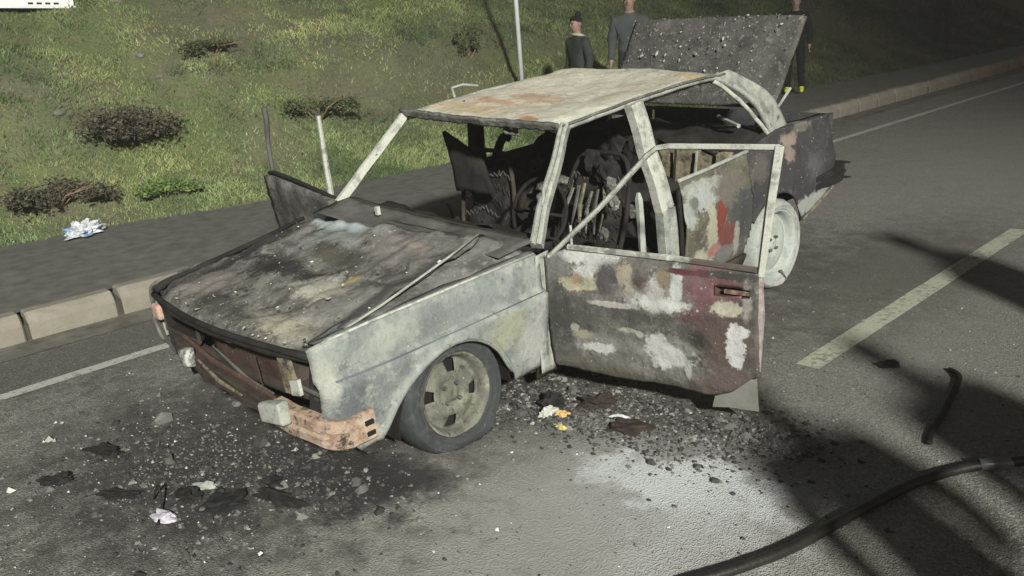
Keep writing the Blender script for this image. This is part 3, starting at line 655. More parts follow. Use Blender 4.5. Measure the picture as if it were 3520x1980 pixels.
bumper('front_bumper', curve([(-.46, 1.945, .425), (-.70, 1.935, .415), (-.79, 1.905, .405), (-.828, 1.83, .39), (-.832, 1.71, .385)], 7), .115, .05, M['rust'], 3)['label'] = 'orange rusted corner of the front bumper'
for z0 in (.352, .398): MB().box((-.846, 1.725, z0), (-.834, 1.762, z0+.018)).build('bumper_slot_shade', M['dark'], car)  # dark boxes drawn for the shade inside the slots
bumper('front_bumper', curve([(.78, 1.83, .50), (.45, 1.92, .485), (0, 1.95, .45), (-.30, 1.95, .435), (-.47, 1.94, .425)], 6), .07, .04, M['charbrown'], 6)
MB().tube([(.40, 1.90, .56), (.1, 1.92, .52), (-.2, 1.92, .50), (-.42, 1.91, .47)], [.012, .016, .014, .010], 6).build('valance_strip', M['rustbrown'], car)
MB().tube([(.20, 1.94, .50), (-.05, 1.97, .475), (-.25, 1.97, .46)], [.006, .010, .005], 5).build('valance_strip', M['tan'], car)
MB().tube([(.10, 1.90, .58), (-.12, 1.91, .53), (-.22, 1.91, .50), (-.42, 1.91, .49)], [.004, .008, .008, .005], 5).build('wire', M['soot'], car)
MB().tube([(-.28, 1.89, .62), (-.34, 1.91, .50), (-.38, 1.94, .38)], .004, 5).build('wire', M['charbrown'], car)
ov = burnt('ash coated overrider', (.45, .47, .42), [(14, .5, .6, (.33, .345, .31)), (30, .6, .67, (.2, .2, .18))], k=.7, bump=.3)
def overrider(x, y, z, w, h, rz, m=ov):
    bm = bmesh.new(); bmesh.ops.create_cube(bm, size=1)
    for q in bm.verts: q.co = Vector((q.co.x*w, q.co.y*.05, q.co.z*h*(1 if q.co.x < 0 else .82)))
    bmesh.ops.bevel(bm, geom=bm.edges[:], offset=.014, segments=3, affect='EDGES', profile=.6)
    for q in bm.verts: q.co += Vector((0, .008*mnoise.noise(q.co*30), .006*mnoise.noise(q.co*22)))
    me = bpy.data.meshes.new('overrider'); bm.to_mesh(me); bm.free(); o = obj('overrider', me, m, car, True, (x, y, z)); o.rotation_euler = (.1, .12, rz)
overrider(-.53, 1.975, .465, .15, .10, .12); overrider(.285, 1.955, .505, .11, .09, -.1, burnt('ash lump', (.40, .40, .37), [(16, .47, .55, (.10, .098, .09))], bump=.7))
patch('front_valance', (-.74, 1.84, .38), (.74, 1.80, .44), (.70, 1.70, .22), (-.70, 1.70, .20), 20, 5, M['dark'], car, crumple=.015)

# ---- engine bay contents (mostly hidden under the bonnet)
MB().box((-.22, .75, .35), (.24, 1.40, .70)).build('engine_block', M['char'], car)
MB().tube([(-.66, .70, .80), (-.52, .95, .72), (-.60, 1.3, .66)], .018, 8).build('heater_hose', M['soot'], car, True)
MB().lathe([(-.03, .0), (-.03, .075), (.03, .075), (.03, 0)], 16, (0, 0, 0)).build('strut_top', M['soot'], car, loc=(-.57, 1.2, .70)).rotation_euler.y = rad(90)

# ---- cowl, firewall, dashboard
patch('cowl_panel', (-.72, .86, .80), (.71, .92, .875), (.715, .70, .90), (-.73, .62, .81), 30, 8, M['soot'], car, bulge=.02, crumple=.012)
patch('windscreen_ledge', (-.73, .62, .81), (.715, .70, .90), (.70, .62, .87), (-.70, .54, .78), 24, 3, M['charbrown'], car, crumple=.012)
patch('firewall', (-.70, .72, .80), (.70, .78, .87), (.68, .74, .22), (-.68, .70, .20), 10, 8, M['char'], car, crumple=.02)
MB().tube([(-.66, .42, .72), (0, .45, .74), (.66, .48, .78)], .035, 8).build('dashboard_beam', M['char'], car, True)
patch('dashboard', (-.68, .56, .80), (.68, .62, .86), (.66, .40, .76), (-.66, .34, .70), 20, 6, M['char'], car, crumple=.05, cs=6)
mb = MB(); ring = [Vector((-.36+.19*math.cos(t), .22-.06*math.sin(t), .80+.17*math.sin(t))) for t in np.linspace(0, 2*math.pi, 29)]; mb.tube(ring, .011, 7, cap=False)
mb.tube([(-.36, .22, .80), (-.36, .50, .70)], .02, 7); mb.tube([(-.55, .22, .80), (-.17, .22, .80)], .009, 6)
mb.build('steering_wheel', M['char'], car, True)
MB().box((.285, .765, .868), (.310, .785, .912)).build('melted_switch', M['framewhite'], car)

# ---- roof and pillars
RFL, RFR, RRR, RRL = (-.545, .185, 1.275), (.61, .26, 1.345), (.565, -1.11, 1.392), (-.59, -1.165, 1.325)
def roof_fn(a, b, q):
    e = 2*a-1
    return (0, (.035*(1-e*e))*(1-b)-(.05*(1-e*e))*b, -.040*abs(e)**7-.030*(abs(2*b-1))**9 + .012*nz3(q, 9, 3)*abs(2*b-1)**6)
patch('roof', RFL, RFR, RRR, RRL, 60, 70, M['roof'], car, bulge=.052, crumple=.012, cs=7, fn=roof_fn, seed=3., solid=.012)
def edgebar(name, pts, r, m, flat=1., n=7, jit=0.0):
    pts = curve(pts, 8); pts = [q+Vector((0, 0, jit*mnoise.noise(q*14))) for q in pts]
    return MB().tube(pts, r, n, flat).build(name, m, car, True)
patch('header_rail', (-.555, .215, 1.272), (.622, .285, 1.338), (.60, .27, 1.296), (-.545, .20, 1.236), 60, 4, M['roofedge'], car, crumple=.010, cs=16, solid=.02, seed=7,
      fn=lambda a, b, q: (0, .03*(1-(2*a-1)**2), b*.014*mnoise.noise(Vector((a*30, 0, 2)))))
edgebar('roof_rail', [(-.552, .19, 1.245), (-.595, -.3, 1.283), (-.605, -.75, 1.30), (-.60, -1.16, 1.285), (-.625, -1.30, 1.22)], .022, M['pillar'], .8, 8, .004)
edgebar('roof_rail', [(.60, .255, 1.30), (.60, -.3, 1.325), (.58, -1.10, 1.335)], .020, M['pillar'], .8, 8, .004)
edgebar('rain_gutter', [(-.572, .20, 1.262), (-.618, -.3, 1.30), (-.628, -.75, 1.316), (-.622, -1.16, 1.302)], .010, M['roofedge'], .7, 6, .006)
edgebar('rear_header', [(-.59, -1.16, 1.275), (0, -1.17, 1.325), (.565, -1.10, 1.325)], .022, M['pillar'], .8, 8, .008)
def pillar(name, p0, p1, w, d, m, wdir=(0, 1, 0), n=10, seed=0, rib=True):
    """folded-steel pillar: wide face with a proud rib along it"""
    p0, p1, wd = Vector(p0), Vector(p1), Vector(wdir).normalized(); ax = (p1-p0).normalized(); wd = (wd-ax*wd.dot(ax)).normalized(); dd = ax.cross(wd).normalized()
    w0, w1 = w if isinstance(w, tuple) else (w, w)
    prof = [(-.5, -.5), (.5, -.5), (.5, .4), (.30, .5), (.10, .5), (.04, .25), (-.06, .25), (-.12, .5), (-.32, .5), (-.5, .4)] if rib else [(-.5, -.5), (.5, -.5), (.5, .5), (-.5, .5)]
    v = []; f = []; k = len(prof)
    for i in range(n+1):
        t = i/n; q = p0.lerp(p1, t); ww = lerp(w0, w1, t)
        e = Vector((nz3(q, 5, seed), nz3(q, 5, seed+3), 0))*.013
        for a, b in prof: v.append(q+wd*a*ww+dd*b*d+e)
    for i in range(n):
        for j in range(k): f.append((i*k+j, i*k+(j+1) % k, (i+1)*k+(j+1) % k, (i+1)*k+j))
    f += [tuple(range(k))[::-1], tuple(n*k+j for j in range(k))]
    return mesh(name, v, f, m, car, False)
pillar('windscreen_pillar', (-.735, .64, .79), (-.555, .165, 1.258), (.058, .042), .05, M['pillar'], (1, .5, 0), 14, 1)
pillar('windscreen_pillar', (.715, .745, .885), (.605, .25, 1.318), (.050, .042), .045, M['framewhite'], (1, -.5, 0), 14, 2)
MB().tube([(-.70, .60, .82), (-.675, .50, .93), (-.66, .47, 1.02)], [.012, .012, .008], 6).build('quarterlight_post', M['ashmetal'], car)
pillar('centre_pillar', (-.735, -.40, .22), (-.735, -.375, .70), (.16, .115), .06, M['pillar'], (0, 1, 0), 10, 3)
pillar('centre_pillar', (-.735, -.375, .70), (-.632, -.285, 1.285), (.115, .10), .055, M['framewhite'], (0, 1, 0), 12, 3.3)
pillar('centre_pillar', (.70, -.30, .30), (.615, -.28, 1.33), (.12, .09), .055, M['charbrown'], (0, 1, 0), 12, 5)
# rear pillars: broad folded sheets
patch('rear_pillar', (-.612, -1.02, 1.305), (-.600, -1.20, 1.315), (-.695, -1.72, .89), (-.738, -1.48, .86), 8, 22, M['pillar'], car, bulge=.018, crumple=.014, solid=.03, seed=5, fn=lambda a, b, q: (-.02*math.sin(math.pi*b), -.05*math.sin(math.pi*b), .05*math.sin(math.pi*b)))
edgebar('rear_pillar_rib', [(-.61, -1.06, 1.28), (-.655, -1.22, 1.16), (-.70, -1.37, 1.0), (-.735, -1.46, .88)], .015, M['framewhite'], 1., 6, .01)
patch('rear_pillar', (.605, -1.05, 1.345), (.595, -1.20, 1.35), (.68, -1.66, .93), (.715, -1.42, .91), 6, 14, M['charbrown'], car, bulge=.01, crumple=.02, solid=.03, seed=6)
# sunvisor and interior lamp remains hanging from the header
mb = MB(); mb.tube([(-.16, .22, 1.265), (-.18, .21, 1.22), (-.26, .20, 1.205)], [.012, .02, .008], 6); mb.tube([(-.23, .20, 1.27), (-.235, .20, 1.185)], [.022, .006], 6); mb.build('mirror_stump', M['ashlump'], car)
MB().tube([(.44, -.05, 1.33), (.43, -.06, 1.20), (.42, -.05, 1.08)], .008, 5).build('hanging_strap', M['charbrown'], car)

# ---- rear door, sill, quarter
def rd_x(y, z): return -ip(z, [.2, .3, .5, .585, .60, .61, .76, .84], [.76, .785, .80, .806, .806, .796, .785, .760])
columns('rear_door', np.linspace(-.455, -1.135, 40), lambda y: .24, lambda y: .832+.02*(-y-.4), lambda y, z: (rd_x(y, z), y, z), 30, M['reardoor'], car, crumple=.012, cs=5, seed=8, solid=.01,
        skip=lambda y, z: z < .50 and (y+1.40)**2+(z-.22)**2 < .335**2)
edgebar('belt_rail', [(-.775, -.44, .842), (-.778, -.8, .85), (-.772, -1.14, .858)], .012, M['ashmetal'], 1, 6, .006)
MB().tube([(-.785, -.425, .80), (-.79, -.43, .55), (-.775, -.435, .25)], .012, 6).build('door_seal', M['char'], car)
def q_bot(y):
    d = .335**2-(y+1.40)**2
    if d > 0: return max(.24, .20+math.sqrt(d))
    return ip(y, [-2.30, -2.2, -1.73], [.44, .42, .255])
us = sorted(set(list(np.linspace(-1.142, -1.74, 34))+list(np.linspace(-1.75, -2.27, 22))))
columns('rear_quarter', us, q_bot, lambda y: ip(y, [-2.27, -2.2, -1.5, -1.14], [.86, .885, .915, .862]), lambda y, z: (rd_x(y, z)+.05*max(0, (-2.0-y)/.27)**2-.012*(1 if y > -1.73 and z-q_bot(y) < .03 else 0), y, z), 24, M['quarter'], car, crumple=.012, cs=5, seed=11, solid=.01)
columns('rear_quarter', us, q_bot, lambda y: ip(y, [-2.27, -2.2, -1.5, -1.14], [.86, .885, .915, .862])+.03, lambda y, z: (-rd_x(y, z), y, z), 10, M['wingdark'], car, crumple=.012, cs=5, seed=13, solid=.01)
columns('rear_door', np.linspace(-.42, -1.135, 12), lambda y: .24, lambda y: .88, lambda y, z: (-rd_x(y, z), y, z), 10, M['wingdark'], car, crumple=.012, seed=14, solid=.01)
patch('tail_panel', (-.74, -2.27, .87), (.74, -2.27, .90), (.74, -2.25, .42), (-.74, -2.25, .42), 14, 6, M['quarter'], car, crumple=.012)
patch('boot_floor', (-.72, -1.10, .42), (.72, -1.10, .42), (.72, -2.25, .42), (-.72, -2.25, .42), 6, 6, M['dark'], car, crumple=.02)
patch('boot_gutter', (-.755, -1.50, .905), (-.755, -2.24, .885), (-.66, -2.22, .88), (-.64, -1.55, .90), 12, 2, M['quarter'], car, crumple=.01)
patch('boot_gutter', (.755, -1.50, .935), (.755, -2.24, .905), (.66, -2.22, .90), (.64, -1.55, .93), 12, 2, M['wingdark'], car, crumple=.01)
bumper('rear_bumper', curve([(-.80, -1.92, .47), (-.825, -2.1, .47), (-.81, -2.28, .47), (-.70, -2.34, .47), (0, -2.36, .47), (.70, -2.34, .48)], 6), .10, .05, M['char'], 9)
MB().tube([(-.795, -1.75, .275), (-.80, -1.95, .335), (-.80, -2.2, .415)], [.008, .010, .008], 6).build('wing_seam', M['tan'], car)
for s in (-1, 1):
    patch('sill', (s*.765, .72, .235), (s*.765, -1.10, .235), (s*.72, -1.10, .13), (s*.72, .72, .13), 24, 3, M['charbrown'], car, crumple=.008, solid=.02)
patch('floor_pan', (-.73, .75, .19), (.73, .75, .19), (.73, -1.15, .19), (-.73, -1.15, .19), 8, 10, M['dark'], car, crumple=.03)
# ---- raised boot lid
def lid_fn(a, b, q): return (0, 0, -.01*abs(2*a-1)**6)
patch('boot_lid', (-.665, -1.63, 1.02), (.66, -1.63, 1.045), (.60, -1.93, 1.575), (-.745, -1.91, 1.548), 44, 30, M['lid'], car, bulge=-.02, crumple=.010, cs=6, fn=lid_fn, seed=15, solid=.022)
def on_lid():
    a, b = random.random(), random.random()**.8
    q = Vector((-.665, -1.63, 1.02)).lerp(Vector((-.745, -1.91, 1.548)), b).lerp(Vector((.66, -1.63, 1.045)).lerp(Vector((.60, -1.93, 1.575)), b), a)
    return q+Vector((0, .026, .014))+Vector((0, .018, .009))*(1-(2*a-1)**2)*(.35+.65*(1-(2*b-1)**2)), (random.gauss(0, .2), 1, .5)
flakes('ash_flakes', 520, on_lid, .0042, [(.42, .42, .39), (.28, .28, .255), (.20, .195, .175), (.15, .145, .13)], car)
for x in (-.60, .60):
    MB().tube(curve([(x, -1.45, .86), (x, -1.60, 1.0), (x*1.02, -1.66, 1.10)], 5), .012, 6).build('lid_hinge', M['ashmetal'], car, True)
MB().tube([(-.66, -1.60, .96), (-.70, -1.78, 1.12)], .009, 6).build('lid_strut', M['ashmetal'], car)
# ---- parcel shelf, rear bulkhead, seats
patch('parcel_shelf', (-.70, -1.08, .87), (.70, -1.08, .90), (.66, -1.62, .92), (-.66, -1.62, .90), 24, 14, M['char'], car, crumple=.07, cs=6)
MB().tube([(-.62, -1.30, .97), (-.40, -1.42, 1.0)], .014, 6).build('loose_bar', M['ashmetal'], car)
patch('rear_bulkhead', (-.71, -1.03, .42), (.71, -1.03, .42), (.70, -1.10, .875), (-.70, -1.10, .855), 30, 14, M['tan'], car, crumple=.02, cs=7)
for i in range(9): MB().tube([(-.62+.155*i, -1.0, .46), (-.63+.155*i, -1.06, .86)], .008, 5).build('seat_rib', random.choice([M['char'], M['ashmetal'], M['tan']]), car)
def seat(x, y, z, m, lean=.30, pad=True):
    # tubular back hoop with zig-zag springs over a wire base
    hoop = curve([(x-.22, y, z), (x-.23, y-lean*.6, z+.34), (x-.17, y-lean, z+.60), (x, y-lean*1.05, z+.64), (x+.17, y-lean, z+.60), (x+.23, y-lean*.6, z+.34), (x+.22, y, z)], 5)
    b = MB().tube(hoop, .014, 7).build('seat_frame', m, car, True)
    for k in range(7):
        t = .08+.125*k; zz = z+.60*t; yc = y-lean*t**.9; pts = []
        for j in range(23):
            a = -.20+.40*j/22; pts.append((x+a, yc+.012+random.gauss(0, .004), zz+(.014 if j % 2 else -.014)+random.gauss(0, .006)+.02*math.sin(j*.4+k)))
        MB().tube(pts, .003, 4).build('seat_spring', M['charbrown'] if k % 3 else M['soot'], b)
    base = MB()
    for k in range(6):
        pts = [(x-.21+.42*j/14, y+.07+.075*k, z-.02+(.02 if j % 2 else -.01)) for j in range(15)]; base.tube(pts, .004, 4)
    base.tube([(x-.22, y, z-.02), (x-.22, y+.48, z+.01), (x+.22, y+.48, z+.01), (x+.22, y, z-.02)], .013, 6); base.build('seat_base', m, car)
    if pad: patch('seat_pad', (x-.20, y-.03, z+.05), (x+.20, y-.03, z+.05), (x+.15, y-lean-.02, z+.58), (x-.15, y-lean-.02, z+.58), 14, 16, M['char'], car, crumple=.05, cs=8, solid=.03)
seat(-.36, -.06, .36, M['char'], .26); seat(.37, -.02, .38, M['charbrown'], .10)
# charred head restraint and upper pad of the far seat, seen through the windscreen opening
patch('charred_pad', (.52, .02, .80), (.20, .0, .80), (.30, -.02, 1.00), (.52, .06, 1.17), 10, 10, M['char'], car, crumple=.02, solid=.03)
patch('rear_seat_back', (.70, -.78, .40), (-.25, -.78, .40), (-.25, -.98, .93), (.70, -.98, 1.0), 16, 10, M['char'], car, crumple=.05, cs=6, solid=.04)
MB().tube(curve([(.48, -.45, .55), (.47, -.52, .80), (.40, -.62, .98), (.30, -.68, 1.0)], 5), .030, 7).build('seat_hoop', M['charbrown'], car, True)
for (c0, c1, c2, c3, sd) in (((-.66, .42, .52), (.66, .46, .55), (.66, -.30, .50), (-.66, -.30, .42), 41), ((-.66, -.42, .50), (.66, -.42, .52), (.66, -1.0, .62), (-.66, -1.0, .60), 43)):
    patch('charred_heap', c0, c1, c2, c3, 44, 30, M['char'], car, crumple=.16, cs=7, solid=.0, seed=sd)
MB().tube(curve([(.62, -.30, .60), (.60, -.36, .85), (.55, -.42, 1.02), (.50, -.44, 1.03)], 5), .028, 7).build('seat_hoop', M['char'], car, True)
# heap of ash on the floor and seats
mb = MB()
for i in range(46):
    x, y, z = random.uniform(-.62, .6), random.uniform(-.95, .45), random.uniform(.22, .38); s = random.uniform(.03, .09)
    if random.random() < .35: z = random.uniform(.55, .85); y = random.uniform(-.95, -.45)
    bm = bmesh.new(); bmesh.ops.create_icosphere(bm, subdivisions=1, radius=s)
    vs = [(q.co.x*random.uniform(.7, 1.4)+x, q.co.y*random.uniform(.7, 1.4)+y, q.co.z*random.uniform(.4, 1)+z) for q in bm.verts]; bm.verts.index_update()
    mb.add(vs, [[q.index for q in ff.verts] for ff in bm.faces]); bm.free()
tag(mb.build('ash_heap', M['ashlump'], car), kind='stuff')
for (x0, y0, z0, rr, mm) in ((-.45, -.22, .92, .055, 'char'), (-.33, -.27, .95, .06, 'char'), (-.56, -.14, .88, .035, 'ashlump'), (-.61, -.08, .80, .035, 'ashlump'), (-.28, -.18, .70, .04, 'soot'), (-.62, .02, .66, .03, 'soot'), (-.30, -.74, .90, .10, 'char'), (-.05, -.76, .91, .10, 'char')):
    bm = bmesh.new(); bmesh.ops.create_icosphere(bm, subdivisions=4, radius=1)
    for q in bm.verts:
        d = 1+.6*mnoise.noise(q.co*1.6+Vector((x0*30, y0*20, 0)))+.16*mnoise.noise(q.co*4.5)+.05*mnoise.noise(q.co*11); q.co = Vector((q.co.x*rr*d, q.co.y*rr*.6*d, q.co.z*rr*1.1*d))
    me = bpy.data.meshes.new('ash_clump'); bm.to_mesh(me); bm.free(); obj('ash_clump', me, M[mm], car, loc=(x0, y0, z0))
for k_ in range(6): x_ = -.50+.055*k_; MB().tube([(x_, -.155-.01*k_, .86-.02*(k_ % 3)), (x_+random.gauss(0, .01), -.13, .74), (x_+random.gauss(0, .012), -.10, .60)], [.011, .014, .006], 5, .5).build('hanging_strip', M[['tan', 'soot', 'ashlump'][k_ % 3]], car)
MB().tube(curve([(-.69, -.20, .30), (-.68, -.22, .60), (-.66, -.24, .82)], 4), [.022]*8+[.01], 5).build('belt_post', M['ashmetal'], car)

# ---- open front door (own frame: x along the door from the hinge, y outwards, z up)
def door_frame(parent_loc, ang, mir=1):
    e = bpy.data.objects.new('front_door', None); COL.objects.link(e); return e
DANG = math.atan2(-.198, -.980)
dz_bot = lambda s: ip(s, [0, .80, .88, .985], [.19, .168, .205, .30])
dz_top = lambda s: ip(s, [0, .13, .65, 1.0], [.745, .792, .772, .752])
def d_off(s, z): return ip(z, [.16, .22, .45, .56, .572, .585, .70, .77, .80], [.05, .022, .004, 0, 0, .010, .014, .03, .045])
door = columns('front_door', np.linspace(0, 1.01, 60), dz_bot, dz_top, lambda s, z: (s, d_off(s, z), z), 40, M['door'], car, crumple=.014, cs=6, seed=21, solid=.008, loc=(-.79, .66, 0), rotz=DANG,
        skip=lambda s, z: abs(s-.905) < .075 and abs(z-.668) < .019)
door['label'] = 'open front door with flaking white and maroon paint'
# outward of the visible skin is +y in the door frame when its x axis runs away from the hinge
def dpart(name, mb, m, **kw): return mb.build(name, m, door, **kw)
dm = M['framewhite']
MB().tube([(.02, .03, .745), (.30, .035, .985), (.545, .05, 1.222), (.585, .052, 1.25), (.64, .053, 1.258), (1.09, .055, 1.256)], .015, 6, .8).build('window_frame', dm, door)
MB().tube([(1.088, .055, 1.262), (1.055, .05, 1.05), (1.012, .04, .74)], [.020, .019, .015], 6).build('window_frame', dm, door)
MB().tube([(.150, .035, .90), (.145, .035, .79)], .007, 5).build('quarterlight_bar', dm, door)
MB().tube([(.13, .03, .80), (.65, .035, .785), (1.0, .035, .765)], .014, 6).build('belt_flange', burnt('belt flange', (.30, .30, .275), [(12, .48, .58, (.16, .15, .13)), (24, .55, .62, (.48, .49, .46))], [((.85, 0, .77), (.2, 1, .03), (.09, .075, .07))]), door)
# inner pressing, edge, handle recess
mb = MB(); mb.box((.06, .115, .22), (.96, .105, .74)); dpart('inner_panel', mb, M['charbrown'])
MB().tube([(1.003, .045, .75), (1.005, .035, .57), (.99, .04, .32)], [.018, .022, .016], 6).build('lock_edge', burnt('door shut face', (.28, .24, .235), [(14, .5, .6, (.17, .13, .125)), (30, .58, .65, (.4, .38, .36))]), door)
mb = MB(); mb.add([(.828, .012, .647), (.982, .012, .647), (.982, .012, .689), (.828, .012, .689), (.84, .045, .652), (.97, .045, .652), (.97, .045, .684), (.84, .045, .684)], [(0, 1, 5, 4), (1, 2, 6, 5), (2, 3, 7, 6), (3, 0, 4, 7), (4, 5, 6, 7)])
dpart('handle_recess', mb, M['rustbrown'])
MB().tube([(.87, .018, .668), (.975, .016, .666)], .012, 6, .8).build('door_handle', burnt('scorched handle', (.22, .16, .12), [(20, .5, .6, (.1, .06, .05))]), door)
mb = MB(); mb.add([(.795, .05, .16), (.985, .04, .29), (.99, .045, .125), (.86, .05, .118), (.782, .05, .105)], [(0, 1, 2, 3, 4)])
dpart('torn_lower_skin', mb, plain('torn grey skin', (.17, .17, .155), .9, 20, .5, .3), solid=.005)
for zz in (.66, .33): MB().tube([(-.03, .03, zz-.04), (-.03, .03, zz+.04)], .018, 8).build('hinge', M['charbrown'], door)

# ---- far front door, also open, seen past the bonnet
DR = math.atan2(-.10, .93)
fd = columns('front_door', np.linspace(0, .97, 20), lambda s: .24+.05*s, lambda s: .885+.085*s-.05*max(0, s-.8)*3, lambda s, z: (s, .02*math.sin(z*9), z), 16, M['wingdark'], car, crumple=.03, cs=5, seed=31, solid=.05, loc=(.78, .70, 0), rotz=DR)
fd['label'] = 'blackened far-side front door standing open'
MB().tube(curve([(.03, .0, .885), (.35, .02, .935), (.75, .03, .975), (.955, 0, .955)], 5), [.014]*16, 7).build('belt_flange', M['char'], fd, True)
MB().tube([(.16, -.03, .89), (.145, -.03, 1.15), (.128, -.03, 1.36)], [.019, .016, .012], 6).build('window_frame', M['framewhite'], fd)
MB().tube([(.128, -.03, 1.36), (.19, -.03, 1.385), (.25, -.03, 1.383)], [.010, .006, .004], 5).build('window_frame', M['soot'], fd)
MB().tube([(.90, 0, .95), (.885, 0, 1.15), (.855, -.01, 1.30), (.845, -.01, 1.385)], [.016, .015, .018, .022], 6).build('window_frame', M['soot'], fd)
# ---- bent trim on the far roof rail
MB().tube([(.60, -.12, 1.335), (.615, -.12, 1.392), (.605, -.20, 1.398), (.58, -.30, 1.375)], .008, 6).build('bent_trim', M['ashmetal'], car)

# ---- wheels
def wheel(cx, cy, cz, s, tyre, rimm, R=.268, ground=None, rim_r=.185, tyre_m=None, slots=True):
    r = bpy.data.objects.new('wheel', None); COL.objects.link(r); r.parent = car; r.location = (cx, cy, cz); r.empty_display_size = .1
    if tyre:
        prof = [(.075, rim_r-.005), (.090, rim_r+.008), (.094, rim_r+.014), (.089, rim_r+.018), (.097, rim_r+.03), (.100, (R+rim_r)/2), (.094, R-.030), (.097, R-.026), (.088, R-.018), (.060, R-.003), (.0, R), (-.060, R-.003), (-.088, R-.022), (-.10, (R+rim_r)/2), (-.09, rim_r+.01), (-.075, rim_r-.005)]
        mb = MB(); n = 48; 
        for a, rr in prof:
            for j in range(n):
                t = 2*math.pi*j/n; y_, z_ = rr*math.cos(t), rr*math.sin(t); x_ = a
                if ground is not None and z_ < ground-cz + .035:
                    d = ground-cz+.035-z_; x_ *= 1+.8*d/.1*(1 if abs(a) > .05 else .3)
                    z_ = max(z_, ground-cz)
                p_ = Vector((x_, y_, z_)); e = .008*mnoise.noise(p_*12)+.005*mnoise.noise(p_*40)
                mb.v.append((-s*0+ (x_*s*-1), y_*(1+e*3), z_*(1+e*2)))
        for i in range(len(prof)-1):
            for j in range(n): mb.f.append((i*n+j, i*n+(j+1) % n, (i+1)*n+(j+1) % n, (i+1)*n+j))
        mb.build('tyre', tyre_m or M['tyre'], r, True)
    # pressed steel disc with slots: outer side towards -x on the left
    o_ = -1 if s > 0 else 1
    prof = [(.080, rim_r+.012), (.084, rim_r+.004), (.080, rim_r-.006), (.055, rim_r-.016), (.030, rim_r-.022), (.022, rim_r-.030), (.034, rim_r-.052), (.046, rim_r-.085), (.040, .062), (.030, .045), (.052, .034), (.056, .02), (.056, .0)]
    mb = MB(); n = 60
    for a, rr in prof:
        for j in range(n):
            t = 2*math.pi*j/n; mb.v.append((o_*a, max(rr, .0005)*math.cos(t), max(rr, .0005)*math.sin(t)))
    for i in range(len(prof)-1):
        for j in range(n):
            if slots and i in (5, 6) and (j % 15) in (0, 1, 2, 3): continue     # four slots near the edge of the disc
            mb.f.append((i*n+j, i*n+(j+1) % n, (i+1)*n+(j+1) % n, (i+1)*n+j))
    mb.build('rim', rimm, r, True, solid=.004)
    MB().lathe([(o_*.0, .0), (o_*.0, rim_r), (-o_*.085, rim_r+.01)], 32, (0, 0, 0)).build('brake_drum', M['dark'], r)
    for k in range(4):
        t = math.pi/4+math.pi/2*k; MB().lathe([(o_*.045, .010), (o_*.062, .009), (o_*.062, .0)], 6, (0, .05*math.cos(t), .05*math.sin(t))).build('wheel_nut', M['soot'], r)
    return r
def gz(y): return y*math.tan(TH)
wheel(-.685, 1.245, .286, 1, True, M['rim'], .276, gz(1.25)+.012, .184).rotation_euler.y = rad(5)
wheel(.668, 1.235, .298, -1, True, M['rim'], .268, gz(1.25)+.004, .178)
wheel(-.735, -1.39, gz(-1.39)+.285, 1, True, M['rimwhite'], .285, gz(-1.39)+.006, .215, burnt('ash white tyre carcass', (.44, .46, .43), [(9, .5, .62, (.30, .33, .34)), (24, .58, .66, (.2, .2, .19))], bump=.5, k=.72), slots=False)
wheel(.735, -1.39, gz(-1.39)+.285, -1, True, M['rim'], .285, gz(-1.39)+.006, .185)
for y_, z_ in ((1.235, .298), (-1.39, gz(-1.39)+.285)): MB().tube([(-.66, y_, z_), (.66, y_, z_)], .035, 8).build('axle', M['dark'], car)
# ash hanging off the rear rim
MB().tube([(-.82, -1.42, .03), (-.84, -1.46, -.04)], [.012, .004], 5).build('rim_drip', M['ashlump'], car)

# ================================================================== debris, hose
def chunk(name, x, y, sx, sy, sz, rot, m, label, cat='debris', grp=None, bend=0.):
    bm = bmesh.new(); bmesh.ops.create_icosphere(bm, subdivisions=3, radius=1); o = random.uniform(0, 60)
    for q in bm.verts:
        big_ = max(sx, sy) > .05; d = 1+.8*mnoise.noise(q.co*1.4+Vector((o, 0, 0)))+(.55 if big_ else .2)*mnoise.noise(q.co*4+Vector((o, 0, 0)))+(.28 if big_ else .08)*mnoise.noise(q.co*9+Vector((o, 0, 0))); q.co = Vector((q.co.x*sx*d, q.co.y*sy*d+bend*q.co.x**2, max(q.co.z*sz*d, -sz*.5)))
    me = bpy.data.meshes.new(name); bm.to_mesh(me); bm.free(); ob = obj(name, me, m, loc=(x, y, sz*.45), rotz=rot); tag(ob, label, cat, grp)
blk = plain('burnt rubber', (.016, .016, .016), .8, 30, .8, .5)
for x, y, a, b, c_, r, lab in [
    (.50, 2.36, .10, .035, .03, .4, 'flat black burnt fragment on the road at the far left'),
    (.38, 2.60, .08, .03, .025, .9, 'black burnt strip lying among white specks at the left edge'),
    (.02, 2.46, .09, .025, .02, .6, 'thin dark strip on the road between scattered fragments'),
    (-.23, 2.28, .06, .04, .03, .2, 'lumpy black clump beside the thin upright wire'),
    (-.41, 2.20, .08, .06, .03, 1.2, 'black crumpled clump nearest the photographer left of the bonnet'),
    (-.56, 2.06, .10, .022, .03, .3, 'long black burnt strip on the road below the bumper'),
    (-.42, 2.00, .05, .03, .025, .3, 'small black lump just below the orange bumper corner'),
    (-1.88, -.56, .05, .03, .02, .8, 'black leaf-shaped fragment near the end of the centre dash'),
    (-.86, .76, .055, .05, .05, .3, 'dark crumpled part behind the front tyre'),
    (-1.02, .62, .08, .05, .04, .9, 'charred brown lump in the ash under the open door'),
    (-1.28, .72, .10, .06, .02, .5, 'flat brown scorched sheet on the road by the door')]:
    chunk('burnt_fragment', x, y, a, b, c_, r, blk if 'brown' not in lab else M['charbrown'], lab, 'debris', 'burnt fragments on the road')
